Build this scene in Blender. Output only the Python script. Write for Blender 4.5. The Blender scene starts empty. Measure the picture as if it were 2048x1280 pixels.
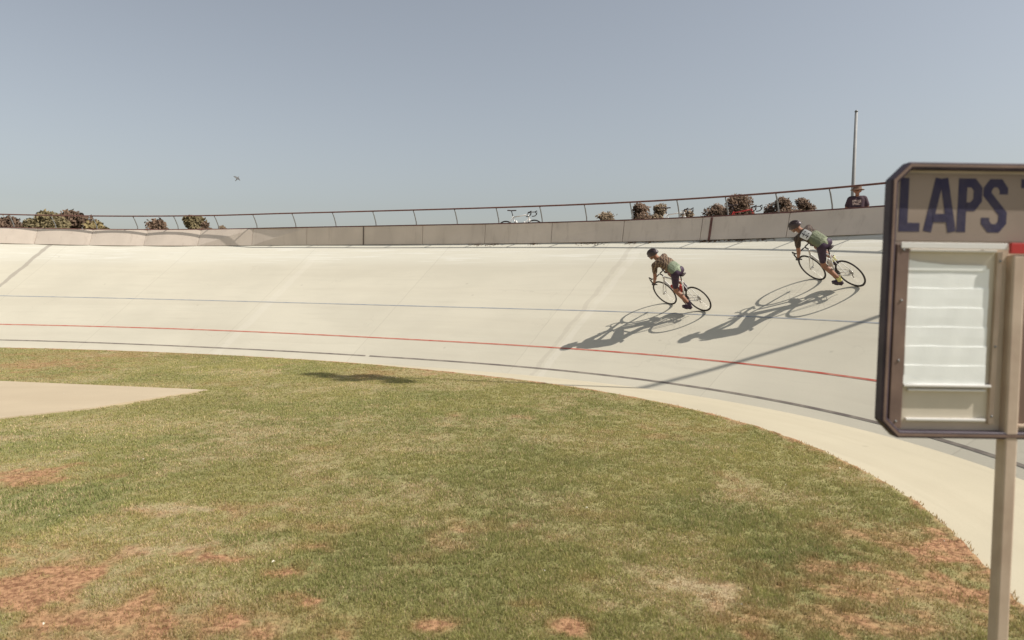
import bpy, bmesh, math, random
import numpy as np
from mathutils import Vector, Matrix
random.seed(7); rng = np.random.default_rng(11)
R = math.radians
scene = bpy.context.scene
col = scene.collection

# ---------------------------------------------------------------- camera, sky, sun, exposure
CAM_H, PITCH, FPX = 2.1323, 0.0612, 1400.0
cam_data = bpy.data.cameras.new('camera'); cam = bpy.data.objects.new('camera', cam_data); col.objects.link(cam)
cam.location = (0, 0, CAM_H); cam.rotation_euler = (math.pi/2 - PITCH, 0, 0)
cam_data.sensor_width = 36; cam_data.lens = FPX/2048*36; cam_data.clip_start = 0.1; cam_data.clip_end = 5000
scene.camera = cam
cam_data.dof.use_dof = True; cam_data.dof.focus_distance = 18.0; cam_data.dof.aperture_fstop = 2.4
SUN_AZ, SUN_EL = R(-14.8), R(48.5)          # azimuth measured from +X towards +Y
world = bpy.data.worlds.new('World'); scene.world = world; world.use_nodes = True
wn = world.node_tree; wn.nodes.clear()
w_out = wn.nodes.new('ShaderNodeOutputWorld'); w_bg = wn.nodes.new('ShaderNodeBackground')
w_sky = wn.nodes.new('ShaderNodeTexSky'); w_hsv = wn.nodes.new('ShaderNodeHueSaturation')
w_sky.sky_type = 'NISHITA'; w_sky.sun_disc = False
w_sky.sun_elevation = SUN_EL; w_sky.sun_rotation = math.pi/2 - SUN_AZ
w_sky.air_density = 1.2; w_sky.dust_density = 1.7; w_sky.ozone_density = 1.5; w_sky.altitude = 0
w_hsv.inputs['Saturation'].default_value = 0.44
w_bg.inputs['Strength'].default_value = 0.096
wn.links.new(w_sky.outputs[0], w_hsv.inputs['Color']); wn.links.new(w_hsv.outputs[0], w_bg.inputs['Color'])
wn.links.new(w_bg.outputs[0], w_out.inputs['Surface'])
sun_d = bpy.data.lights.new('sun', 'SUN'); sun_d.energy = 5.0; sun_d.angle = R(0.5); sun_d.color = (1.0, 0.945, 0.865)
sun = bpy.data.objects.new('sun', sun_d); col.objects.link(sun)
SUNV = Vector((math.cos(SUN_AZ)*math.cos(SUN_EL), math.sin(SUN_AZ)*math.cos(SUN_EL), math.sin(SUN_EL)))
sun.rotation_euler = SUNV.to_track_quat('Z', 'Y').to_euler(); sun.location = (20, -5, 30)
scene.view_settings.view_transform = 'Standard'; scene.view_settings.look = 'None'
scene.view_settings.gamma = 1; scene.view_settings.use_curve_mapping = False
scene.view_settings.exposure = 0.19
scene.render.resolution_x = 1024; scene.render.resolution_y = 640

# ---------------------------------------------------------------- helpers
def tag(o, label=None, cat=None, group=None, kind=None):
    if label: o['label'] = label
    if cat: o['category'] = cat
    if group: o['group'] = group
    if kind: o['kind'] = kind
    return o
def empty(name, loc=(0, 0, 0), rot=(0, 0, 0), **k):
    o = bpy.data.objects.new(name, None); col.objects.link(o); o.location = loc; o.rotation_euler = rot
    o.empty_display_size = 0.2
    return tag(o, **k)
def obj(name, me, m=None, parent=None, **k):
    o = bpy.data.objects.new(name, me); col.objects.link(o)
    if m is not None:
        me.materials.clear(); me.materials.append(m)
    if parent: o.parent = parent
    return tag(o, **k)
def copy_tree(o, parent=None):
    c = o.copy(); col.objects.link(c); c.parent = parent
    for ch in list(o.children): copy_tree(ch, c)
    return c
class MB:
    def __init__(s): s.v = []; s.f = []; s.sm = []
    def add(s, vs, fs, smooth=False):
        n = len(s.v); s.v += [tuple(v) for v in vs]; s.f += [tuple(i+n for i in f) for f in fs]; s.sm += [smooth]*len(fs)
        return s
    def box(s, c, h, rot=None):
        """box at centre c with half sizes h, optional 3x3 rotation"""
        vs = [Vector((x*h[0], y*h[1], z*h[2])) for x in (-1, 1) for y in (-1, 1) for z in (-1, 1)]
        if rot is not None: vs = [rot @ v for v in vs]
        vs = [v+Vector(c) for v in vs]
        return s.add(vs, [(0, 1, 3, 2), (4, 6, 7, 5), (0, 4, 5, 1), (2, 3, 7, 6), (0, 2, 6, 4), (1, 5, 7, 3)])
    def tube(s, pts, r, n=8, closed=False, cap=True):
        pts = [Vector(p) for p in pts]; N = len(pts)
        rs = r if isinstance(r, (list, tuple)) else [r]*N
        up = None; rings = []
        for i, p in enumerate(pts):
            a = pts[(i-1) % N] if (closed or i > 0) else p; b = pts[(i+1) % N] if (closed or i < N-1) else p
            d = (b-a).normalized()
            if up is None:
                up = d.orthogonal().normalized()
            else:
                up = (up - d*up.dot(d)); up = up.normalized() if up.length > 1e-6 else d.orthogonal().normalized()
            w = d.cross(up)
            rings.append([p+(up*math.cos(2*math.pi*k/n)+w*math.sin(2*math.pi*k/n))*rs[i] for k in range(n)])
        vs = [v for rg in rings for v in rg]; fs = []
        M = N if closed else N-1
        for i in range(M):
            j = (i+1) % N
            for k in range(n):
                k2 = (k+1) % n
                fs.append((i*n+k, j*n+k, j*n+k2, i*n+k2))
        if cap and not closed:
            fs += [tuple(range(n)), tuple((N-1)*n+k for k in reversed(range(n)))]
        return s.add(vs, fs, True)
    def capsule(s, a, b, ra, rb, n=14, sq=None):
        a, b = Vector(a), Vector(b); d = b-a; L = d.length
        d = d/L if L > 1e-6 else Vector((0, 0, 1))
        u = d.orthogonal().normalized(); w = d.cross(u); pts = []
        for k in range(0, 5):
            th = math.pi/2*(1-k/4); pts.append((a-d*ra*math.sin(th), ra*math.cos(th)))
        for k in range(0, 5):
            th = math.pi/2*k/4; pts.append((b+d*rb*math.sin(th), rb*math.cos(th)))
        vs = []; fs = []
        for p, r in pts:
            r = max(r, 1e-4)
            for k in range(n):
                an = 2*math.pi*k/n; vs.append(p+(u*math.cos(an)+w*math.sin(an))*r)
        for i in range(len(pts)-1):
            for k in range(n):
                k2 = (k+1) % n; fs.append((i*n+k, i*n+k2, (i+1)*n+k2, (i+1)*n+k))
        fs += [tuple(reversed(range(n))), tuple((len(pts)-1)*n+k for k in range(n))]
        return s.add(vs, fs, True)
    def disc(s, c, axis, r, th, n=20):
        c = Vector(c); ax = Vector(axis).normalized()
        return s.tube([c-ax*th, c+ax*th], r, n)
    def mesh(s, name='mesh', flat=False):
        me = bpy.data.meshes.new(name); me.from_pydata(s.v, [], s.f)
        if not flat: me.polygons.foreach_set('use_smooth', s.sm)
        me.update(); return me
def fix_normals(me):
    bm = bmesh.new(); bm.from_mesh(me); bmesh.ops.recalc_face_normals(bm, faces=bm.faces); bm.to_mesh(me); bm.free(); return me
def stroke(mb, pts, w, z0, z1, plane, closed=False):
    """mitred flat stroke of width w along 2-D pts, extruded z0..z1; plane(x,y,z) -> 3-D"""
    P = [np.array(p, float) for p in pts]; n = len(P); Lf = []; Rt = []
    for i in range(n):
        a = P[(i-1) % n] if (i > 0 or closed) else None; b = P[(i+1) % n] if (i < n-1 or closed) else None
        d1 = (P[i]-a)/np.linalg.norm(P[i]-a) if a is not None else None
        d2 = (b-P[i])/np.linalg.norm(b-P[i]) if b is not None else None
        if d1 is None: d1 = d2
        if d2 is None: d2 = d1
        n1 = np.array([-d1[1], d1[0]]); n2 = np.array([-d2[1], d2[0]]); m = n1+n2; m /= np.linalg.norm(m)
        k = w/2/max(0.35, m@n1); Lf.append(P[i]+m*k); Rt.append(P[i]-m*k)
    vs = []
    for i in range(n):
        for q, z in ((Lf[i], z0), (Rt[i], z0), (Lf[i], z1), (Rt[i], z1)): vs.append(plane(q[0], q[1], z))
    fs = []
    for i in range(n if closed else n-1):
        a = i*4; b = ((i+1) % n)*4
        fs += [(a, b, b+1, a+1), (a+2, a+3, b+3, b+2), (a, a+2, b+2, b), (a+1, b+1, b+3, a+3)]
    if not closed:
        e = (n-1)*4; fs += [(0, 1, 3, 2), (e, e+2, e+3, e+1)]
    mb.add(vs, fs)

# ---------------------------------------------------------------- materials
def mat(name, base, rough=0.7, metal=0.0, var=0.0, scale=6.0, bump=0.0, base2=None, coords='Object', spec=0.3, detail=6):
    m = bpy.data.materials.new(name); m.use_nodes = True; nt = m.node_tree
    b = nt.nodes['Principled BSDF']; b.inputs['Roughness'].default_value = rough; b.inputs['Metallic'].default_value = metal
    b.inputs['Specular IOR Level'].default_value = spec
    b.inputs['Base Color'].default_value = (*base, 1)
    if var > 0 or base2 is not None or bump > 0:
        tc = nt.nodes.new('ShaderNodeTexCoord'); no = nt.nodes.new('ShaderNodeTexNoise')
        no.inputs['Scale'].default_value = scale; no.inputs['Detail'].default_value = detail
        nt.links.new(tc.outputs[coords], no.inputs['Vector'])
        if var > 0 or base2 is not None:
            rp = nt.nodes.new('ShaderNodeValToRGB'); c2 = base2 if base2 else tuple(c*(1-var) for c in base); c1 = base if base2 else tuple(min(1, c*(1+var)) for c in base)
            rp.color_ramp.elements[0].position = .35; rp.color_ramp.elements[1].position = .68
            rp.color_ramp.elements[0].color = (*c2, 1); rp.color_ramp.elements[1].color = (*c1, 1)
            nt.links.new(no.outputs['Fac'], rp.inputs['Fac']); nt.links.new(rp.outputs['Color'], b.inputs['Base Color'])
        if bump > 0:
            bp = nt.nodes.new('ShaderNodeBump'); bp.inputs['Strength'].default_value = bump; bp.inputs['Distance'].default_value = 0.02
            nt.links.new(no.outputs['Fac'], bp.inputs['Height']); nt.links.new(bp.outputs['Normal'], b.inputs['Normal'])
    return m
class NT:
    """tiny helper for node maths"""
    def __init__(s, m): s.nt = m.node_tree
    def n(s, t, **k):
        o = s.nt.nodes.new(t)
        for a, v in k.items(): setattr(o, a, v)
        return o
    def l(s, a, b): s.nt.links.new(a, b)
    def m(s, op, a, b=None, clamp=False):
        o = s.n('ShaderNodeMath', operation=op, use_clamp=clamp)
        for i, q in enumerate((a, b)):
            if q is None: continue
            if isinstance(q, (int, float)): o.inputs[i].default_value = q
            else: s.l(q, o.inputs[i])
        return o.outputs[0]
    def ss(s, x, lo, hi):
        o = s.n('ShaderNodeMapRange', interpolation_type='SMOOTHSTEP'); s.l(x, o.inputs[0]); o.inputs[1].default_value = lo; o.inputs[2].default_value = hi
        return o.outputs[0]
    def mix(s, f, a, b):
        o = s.n('ShaderNodeMix', data_type='RGBA')
        if isinstance(f, (int, float)): o.inputs[0].default_value = f
        else: s.l(f, o.inputs[0])
        for i, q in ((6, a), (7, b)):
            if isinstance(q, tuple): o.inputs[i].default_value = (*q, 1)
            else: s.l(q, o.inputs[i])
        return o.outputs[2]
    def noise(s, vec, scale, detail=5, rough=.55):
        o = s.n('ShaderNodeTexNoise'); o.inputs['Scale'].default_value = scale; o.inputs['Detail'].default_value = detail; o.inputs['Roughness'].default_value = rough
        s.l(vec, o.inputs['Vector']); return o.outputs['Fac']
    def vmul(s, vec, v):
        o = s.n('ShaderNodeVectorMath', operation='MULTIPLY'); s.l(vec, o.inputs[0]); o.inputs[1].default_value = v; return o.outputs[0]

def concrete_material(name, base, seams=(), streak=1.0, joints=False):
    m = mat(name, base, rough=0.85, spec=0.2); t = NT(m); b = m.node_tree.nodes['Principled BSDF']
    uv = t.n('ShaderNodeUVMap').outputs[0]; sep = t.n('ShaderNodeSeparateXYZ'); t.l(uv, sep.inputs[0]); S, W = sep.outputs[0], sep.outputs[1]
    big = t.noise(t.vmul(uv, (0.35, .5, 1)), 1.0, 4); strk = t.noise(t.vmul(uv, (0.6, 6, 1)), 1.0, 5, .6); fine = t.noise(uv, 30.0, 6, .7)
    c = t.mix(t.ss(big, .3, .7), tuple(x*.93 for x in base), tuple(min(1, x*1.05) for x in base))
    c = t.mix(t.m('MULTIPLY', t.ss(strk, .5, .75), .28*streak), c, tuple(x*.8 for x in base))
    # rubbed pale streaks high on the banking
    hi = t.m('MULTIPLY', t.ss(W, 4.8, 5.5), t.m('SUBTRACT', 1.0, t.ss(W, 5.9, 6.4)))
    st2 = t.ss(t.noise(t.vmul(uv, (0.5, 9, 1)), 1.3, 4), .52, .62)
    c = t.mix(t.m('MULTIPLY', t.m('MULTIPLY', hi, st2), .85*streak), c, (0.64, .62, .55))
    # grime band riders leave low down, faint
    c = t.mix(t.m('MULTIPLY', t.ss(t.noise(t.vmul(uv, (.12, 2.2, 1)), 1.0, 3), .45, .7), .22), c, (base[0]*.82, base[1]*.79, base[2]*.77))
    c = t.mix(t.m('MULTIPLY', t.ss(fine, .35, .75), .22), c, tuple(x*.86 for x in base))
    if seams:
        c = t.mix(t.m('MULTIPLY', t.ss(W, 4.6, 5.6), .45), c, (.63, .615, .53))
        # cast slabs: slight tone steps and hairline radial joints
        cell = t.m('FLOOR', t.m('DIVIDE', S, 4.6)); wn_ = t.n('ShaderNodeTexWhiteNoise', noise_dimensions='1D'); t.l(cell, wn_.inputs['W'])
        c = t.mix(t.m('MULTIPLY', wn_.outputs['Value'], .16), c, tuple(x*.72 for x in base))
        fr_ = t.m('ABSOLUTE', t.m('SUBTRACT', t.m('FRACT', t.m('DIVIDE', t.m('ADD', S, t.m('MULTIPLY', t.noise(uv, 2.5, 3), .05)), 4.6)), .5))
        c = t.mix(t.m('MULTIPLY', t.ss(fr_, .4965, .499), .20), c, (.22, .19, .15))
        # rubber and oil scuffs drawn along the riding line
        sk = t.ss(t.noise(t.vmul(uv, (.9, 22, 1)), 1.0, 3, .7), .66, .74)
        c = t.mix(t.m('MULTIPLY', t.m('MULTIPLY', sk, t.ss(t.noise(uv, .35, 2), .5, .65)), .22), c, (.30, .26, .21))
    # spots, scuffs
    vor = t.n('ShaderNodeTexVoronoi'); vor.inputs['Scale'].default_value = 1.1; t.l(uv, vor.inputs['Vector'])
    c = t.mix(t.m('MULTIPLY', t.m('SUBTRACT', 1.0, t.ss(vor.outputs['Distance'], .02, .06)), .25), c, (.2, .17, .14))
    h = fine
    if seams:
        wob = t.m('MULTIPLY', t.m('SUBTRACT', t.noise(uv, 1.4, 4), .5), .22)
        for s0, wd, colr, amt in seams:
            d = t.m('ABSOLUTE', t.m('ADD', t.m('SUBTRACT', S, s0), wob))
            f = t.m('MULTIPLY', t.m('SUBTRACT', 1.0, t.ss(d, wd*.6, wd)), amt)
            f = t.m('MULTIPLY', f, t.ss(t.noise(uv, 3.0, 4), .25, .5)) if amt < .6 else f
            c = t.mix(f, c, colr)
    # hairline cracks
    vc = t.n('ShaderNodeTexVoronoi', feature='DISTANCE_TO_EDGE'); vc.inputs['Scale'].default_value = .33
    dist = t.n('ShaderNodeVectorMath', operation='ADD'); t.l(uv, dist.inputs[0])
    nv = t.n('ShaderNodeTexNoise'); nv.inputs['Scale'].default_value = 2.0; nv.inputs['Detail'].default_value = 6; t.l(uv, nv.inputs['Vector']); t.l(nv.outputs['Color'], dist.inputs[1]); t.l(dist.outputs[0], vc.inputs['Vector'])
    crack = t.m('MULTIPLY', t.m('SUBTRACT', 1.0, t.ss(vc.outputs['Distance'], .001, .007)), t.ss(t.noise(uv, .5, 2), .5, .6))
    c = t.mix(t.m('MULTIPLY', crack, .10), c, (.17, .15, .12))
    t.l(c, b.inputs['Base Color'])
    bp = t.n('ShaderNodeBump'); bp.inputs['Strength'].default_value = .25; bp.inputs['Distance'].default_value = .01; t.l(h, bp.inputs['Height']); t.l(bp.outputs[0], b.inputs['Normal'])
    return m

CONC = (0.54, 0.50, 0.398)
M = {}
M['wall'] = mat('painted_wall_panel', (.68, .585, .49), .8, var=.07, scale=1.3, bump=.1)
t = NT(M['wall']); b_ = M['wall'].node_tree.nodes['Principled BSDF']; src_ = b_.inputs['Base Color'].links[0].from_socket
oi = t.n('ShaderNodeObjectInfo'); tc_ = t.n('ShaderNodeTexCoord').outputs['Object']; st_ = t.ss(t.noise(t.vmul(tc_, (3, 3, .35)), 1.6, 5, .7), .52, .7)
c_ = t.mix(t.m('MULTIPLY', oi.outputs['Random'], .22), src_, (.54, .455, .375)); c_ = t.mix(t.m('MULTIPLY', st_, .35), c_, (.46, .38, .31)); t.l(c_, b_.inputs['Base Color'])
M['cap'] = mat('rusty_red_pipe', (.16, .075, .06), .55, var=.25, scale=9)
M['galv'] = mat('galvanised_steel', (.24, .245, .24), .5, .4, var=.12, scale=20)
M['seal'] = mat('joint_sealant', (.16, .13, .11), .9)
M['dark_gap'] = mat('gap_shadow_tone', (.10, .075, .06), .9)  # shadow in the gap under the wall panels, painted on the footing
M['black_line'] = mat('worn_black_paint', (.15, .125, .11), .8, base2=(.27, .235, .19), scale=4)
M['red_line'] = mat('worn_red_paint', (.42, .085, .055), .75, base2=(.47, .21, .15), scale=4)
M['blue_line'] = mat('worn_blue_grey_paint', (.22, .24, .28), .8, base2=(.36, .36, .34), scale=4)
M['top_line'] = mat('worn_dark_paint', (.17, .145, .12), .8, var=.2, scale=5)
M['skin'] = mat('tanned_skin', (.30, .145, .09), .55, var=.08, scale=12)
M['black'] = mat('black_rubber', (.035, .028, .026), .6)
M['dark'] = mat('dark_plastic', (.05, .035, .035), .45)
M['white'] = mat('white_lacquer', (.72, .70, .66), .3, spec=.5)
M['red'] = mat('red_lacquer', (.45, .035, .03), .35, spec=.5)
M['steel'] = mat('polished_steel', (.55, .53, .5), .3, .9)
M['shorts'] = mat('dark_lycra', (.045, .025, .045), .6, var=.2, scale=14)
M['helmet'] = mat('dark_helmet_shell', (.055, .035, .038), .4, spec=.5)
M['cream'] = mat('cream_cloth', (.6, .56, .46), .8)
M['sock'] = mat('yellow_sock', (.6, .55, .22), .8)

# ---------------------------------------------------------------- the plan of the banked turn
# radii of the track's inner edge round the turn centre, and the cross-section along it
CEN = np.array([-14., 4.]); PH0, PH1 = R(-15), R(125)
RK = [15.6881, 18.8367, 19.7459, 18.7795, 17.2244, 16.3598, 16.318, 17.0609, 18.5681, 20.8215]
SEC = dict(kb=[.0805, .1969, .28, .3101, .3887, .4379], wr=[1.198, 1.1331, 1.0659, 1.121, 1.1908, 1.2704],
           wb=[2.791, 2.7299, 2.64, 2.6636, 2.7941, 2.9537], wt=[4.7854, 5.2361, 5.8514, 6.4769, 6.8375, 7.147],
           ww=[6.1555, 6.1248, 6.2252, 6.2536, 6.25, 6.6106], beta=[.5099, .515, .5245, .5421, .5578, .5834])
def spl(xk, yk, x):
    xk, yk, x = map(np.asarray, (xk, yk, x)); n = len(xk); h = np.diff(xk); A = np.zeros((n, n)); b = np.zeros(n); A[0, 0] = A[-1, -1] = 1
    for i in range(1, n-1):
        A[i, i-1] = h[i-1]; A[i, i] = 2*(h[i-1]+h[i]); A[i, i+1] = h[i]; b[i] = 6*((yk[i+1]-yk[i])/h[i]-(yk[i]-yk[i-1])/h[i-1])
    m = np.linalg.solve(A, b); j = np.clip(np.searchsorted(xk, x)-1, 0, n-2); a = xk[j+1]-x; c = x-xk[j]; hh = h[j]
    return (m[j]*a**3+m[j+1]*c**3)/(6*hh)+(yk[j]/hh-m[j]*hh/6)*a+(yk[j+1]/hh-m[j+1]*hh/6)*c
NT_ = 520
tt = np.linspace(R(0), PH1, NT_)
Rr = spl(np.linspace(PH0, PH1, 10), RK, tt)
base = CEN+np.stack([Rr*np.cos(tt), Rr*np.sin(tt)], 1)
sec = {k: spl(np.linspace(0, 1, 6), v, (tt-PH0)/(PH1-PH0)) for k, v in SEC.items()}
g_ = np.gradient(base, axis=0); g_ /= np.linalg.norm(g_, axis=1)[:, None]
# straight run-outs past both ends
E0 = base[0]-g_[0]*np.linspace(14, .25, 50)[:, None]; E1 = base[-1]+g_[-1]*np.linspace(.3, 22, 60)[:, None]
base = np.vstack([E0, base, E1])
sec = {k: np.concatenate([np.full(50, v[0]), v, np.full(60, v[-1])]) for k, v in sec.items()}
tan = np.gradient(base, axis=0); tan /= np.linalg.norm(tan, axis=1)[:, None]
nor = np.stack([tan[:, 1], -tan[:, 0]], 1)          # outward
arc = np.concatenate([[0], np.cumsum(np.linalg.norm(np.diff(base, axis=0), axis=1))])
NS = len(base)
def at(i, w, lift=0.0):
    """point on the banking: station index (float), distance w up the slope, lift off the surface"""
    i0 = int(min(max(i, 0), NS-2)); f = min(max(i-i0, 0), 1)
    B = base[i0]*(1-f)+base[i0+1]*f; n = nor[i0]*(1-f)+nor[i0+1]*f; be = sec['beta'][i0]*(1-f)+sec['beta'][i0+1]*f
    c, s = math.cos(be), math.sin(be)
    return Vector((B[0]+n[0]*(w*c-lift*s), B[1]+n[1]*(w*c-lift*s), w*s+lift*c))
def S(k, i):
    return float(np.interp(i, np.arange(NS), sec[k]))
def out(i, d, z):
    """point d metres beyond the foot of the wall (horizontally), at height z above the foot of the wall"""
    be = S('beta', i); w = S('ww', i); i0 = int(min(max(i, 0), NS-2)); f = i-i0
    B = base[i0]*(1-f)+base[i0+1]*f; n = nor[i0]*(1-f)+nor[i0+1]*f
    q = B+n*(w*math.cos(be)+d); return Vector((q[0], q[1], w*math.sin(be)+z))
wall_pts = np.array([out(i, 0, 0) for i in range(NS)])
warc = np.concatenate([[0], np.cumsum(np.linalg.norm(np.diff(wall_pts[:, :2], axis=0), axis=1))])
def istat(s): return float(np.interp(s, warc, np.arange(NS)))
def px_of(p):
    z = p[2]-CAM_H; D = p[1]*math.cos(PITCH)-z*math.sin(PITCH); U = p[1]*math.sin(PITCH)+z*math.cos(PITCH)
    return (1024+FPX*p[0]/D, 640-FPX*U/D) if D > .1 else (9e9, 9e9)
def ray(x, y):
    X = (x-1024)/FPX; Y = -(y-640)/FPX
    return Vector((X, math.cos(PITCH)+Y*math.sin(PITCH), -math.sin(PITCH)+Y*math.cos(PITCH)))
WPX = np.array([px_of(p)[0] for p in wall_pts])
def wall_i(px):
    """station of the wall seen at azimuth of a given photo column"""
    ok = np.where((WPX < 9e8) & (np.arange(NS) > 62))[0]; o = np.argsort(WPX[ok]); return float(np.interp(px, WPX[ok][o], ok[o]))
WS = lambda px: float(np.interp(wall_i(px), np.arange(NS), warc))
WH, RH = 0.632, 1.119
LEAN_I = [wall_i(p) for p in (1780, 1400, 1100, 800, 560, 430)]; LEAN_V = [R(v) for v in (21, 16, 9, 2, 3, 22)]
def lean(i): return float(np.interp(i, LEAN_I, LEAN_V))        # the wall leans back from the track by a varying amount

def strip(w0, w1, lift, i0=0, i1=NS-1, step=1, uvs=True, nw=1, sink=0.0):
    """sheet lying on the banking between functions w0(i), w1(i)"""
    idx = list(np.arange(i0, i1, step))+[i1]; vs = []; uv = []
    for i in idx:
        a, b = w0(i), w1(i)
        for k in range(nw+1):
            w = a+(b-a)*k/nw; vs.append(at(i, w, lift)); uv.append((float(np.interp(i, np.arange(NS), arc)), w))
    fs = [(j*(nw+1)+k, (j+1)*(nw+1)+k, (j+1)*(nw+1)+k+1, j*(nw+1)+k+1) for j in range(len(idx)-1) for k in range(nw)]
    mb = MB().add(vs, fs, True); me = mb.mesh(); u = me.uv_layers.new(name='UVMap')
    for lp in me.loops: u.data[lp.index].uv = uv[lp.vertex_index]
    # make sure normals look up
    if me.polygons[0].normal.z < 0: me.flip_normals()
    return me
def station_at(px, d, z=.1):
    i = wall_i(px)
    for _ in range(12): i += (px_of(out(i, d, z))[0]-px)/((px_of(out(i-.5, d, z))[0]-px_of(out(i+.5, d, z))[0]) or 1)
    return i
def smooth_i(px): return wall_i(px)

# ---------------------------------------------------------------- track
sA = {p: float(np.interp(wall_i(p), np.arange(NS), arc)) for p in (100, 655, 1290)}
seams = [(sA[100], .10, (.30, .265, .22), .7), (sA[655], .16, (.62, .58, .50), .18), (sA[1290], .10, (.62, .58, .50), .24),
         (sA[1290]+.22, .07, (.36, .32, .26), .3)]
M['track'] = concrete_material('weathered_concrete', CONC, seams)
M['slab'] = concrete_material('pale_concrete_slab', tuple(c*1.04 for c in CONC), (), .5)
M['apron'] = concrete_material('smooth_apron_concrete', (.46, .41, .30), (), .8)
i_join = wall_i(930)                                   # left of here the top line runs under the wall
topw = lambda i: min(S('wt', i), S('ww', i)-.015)
track = obj('banked_track', strip(lambda i: 0, lambda i: S('ww', i)+.10, 0, nw=18), M['track'], kind='structure', label='pale concrete banked cycling track curving round the grass')
def line(name, key, half, m, i0=0, i1=NS-1, label=None):
    return obj(name, strip(lambda i: S(key, i)-half, lambda i: S(key, i)+half, .004, i0, i1), m, track, label=label)
gap_i = wall_i(760)
# column 735 of the photo on the black line: find its station
def line_i(px, key):
    best = None
    for i in np.arange(70, NS-60, .5):
        d = abs(px_of(at(i, S(key, i)))[0]-px)
        if best is None or d < best[0]: best = (d, i)
    return best[1]
gb = line_i(735, 'kb')
line('black_line', 'kb', .024, M['black_line'], 0, gb-.8); line('black_line', 'kb', .024, M['black_line'], gb+.8)
line('red_line', 'wr', .023, M['red_line']); line('blue_line', 'wb', .018, M['blue_line'])
# ---------------------------------------------------------------- grass edge and apron
vis = np.array([(-15.878, 21.618), (-12.169, 20.71), (-8.475, 19.229), (-6.221, 18.278), (-4.039, 17.254), (-1.876, 15.912), (0.0, 14.502), (1.223, 13.397), (2.414, 11.963), (3.341, 10.282), (3.72, 9.1), (3.89, 7.8), (3.868, 6.825), (3.79, 6.0), (3.49, 4.941), (3.309, 4.46)])
def nearest_base(p):
    d = ((base-np.array(p))**2).sum(1); i = int(d.argmin()); return i, float((np.array(p)-base[i])@nor[i])
edge = []
for i in range(0, 50): edge.append(base[i]-nor[i]*(.55+.5*(1-i/50)))
edge = [e for e in edge if e[1] < 3.2]
# smooth curve through the visible edge
kn = np.concatenate([[0], np.cumsum(np.linalg.norm(np.diff(vis, axis=0), axis=1))]); q = np.linspace(0, kn[-1], 160)
vx, vy = np.interp(q, kn, vis[:, 0]), np.interp(q, kn, vis[:, 1])
ker = np.ones(9)/9; pad = lambda a: np.concatenate([2*a[0]-a[8:0:-1], a, 2*a[-1]-a[-2:-10:-1]])
vx = np.convolve(pad(vx), ker, 'same')[8:-8]; vy = np.convolve(pad(vy), ker, 'same')[8:-8]
for x, y in list(zip(vx, vy))[::-1]:
    i, d = nearest_base((x, y)); p = np.array([x, y])
    if d > -.12: p = base[i]-nor[i]*.12
    edge.append(p)
i_end, _ = nearest_base(edge[-1])
for i in range(i_end+6, NS, 4): edge.append(base[i]-nor[i]*.12)
edge = np.array(edge)
ang = np.unwrap(np.arctan2(edge[:, 1]-CEN[1], edge[:, 0]-CEN[0])); rad = np.hypot(edge[:, 0]-CEN[0], edge[:, 1]-CEN[1])
o_ = np.argsort(ang); ang, rad = ang[o_], rad[o_]
def edge_r(a): return np.interp(a, ang, rad)
# apron: flat concrete between the grass and the foot of the banking
idx = np.arange(0, NS, 2); vs = []; uv = []
for i in idx:
    b = base[i]; a = math.atan2(b[1]-CEN[1], b[0]-CEN[0])
    if i > NS/2 and a < 0: a += 2*math.pi
    r0 = float(edge_r(a))-.3; inner = CEN+np.array([math.cos(a), math.sin(a)])*r0; bo = b+nor[i]*.05
    for k in range(5):
        q_ = inner+(b-inner)*k/4; vs.append((q_[0], q_[1], .0)); uv.append((arc[i], np.linalg.norm(b-q_)*-1+.0))
fs = [(j*5+k, j*5+k+1, (j+1)*5+k+1, (j+1)*5+k) for j in range(len(idx)-1) for k in range(4)]
me = MB().add(vs, fs, True).mesh(); u = me.uv_layers.new(name='UVMap')
for lp in me.loops: u.data[lp.index].uv = uv[lp.vertex_index]
if me.polygons[50].normal.z < 0: me.flip_normals()
obj('apron', me, M['apron'], kind='structure', label='narrow flat pale concrete apron between grass and banking')

# ---------------------------------------------------------------- infield ground with lawn
def vnoise(x, y, sc, seed, octv=4, pers=.5):
    tot = np.zeros_like(x); amp = 1; nrm = 0
    for o in range(octv):
        r = np.random.default_rng(seed+o*17); G = r.random((256, 256)); X = x*sc+31.7*o; Y = y*sc+11.3*o
        xi = np.floor(X).astype(int); yi = np.floor(Y).astype(int); fx = X-xi; fy = Y-yi; fx = fx*fx*(3-2*fx); fy = fy*fy*(3-2*fy)
        g = lambda a, b: G[a % 256, b % 256]
        tot += amp*((g(xi, yi)*(1-fx)+g(xi+1, yi)*fx)*(1-fy)+(g(xi, yi+1)*(1-fx)+g(xi+1, yi+1)*fx)*fy); nrm += amp; amp *= pers; sc *= 2
    return tot/nrm
def gnd(px, py):
    v = ray(px, py); k = CAM_H/-v.z; return v.x*k, v.y*k
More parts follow.
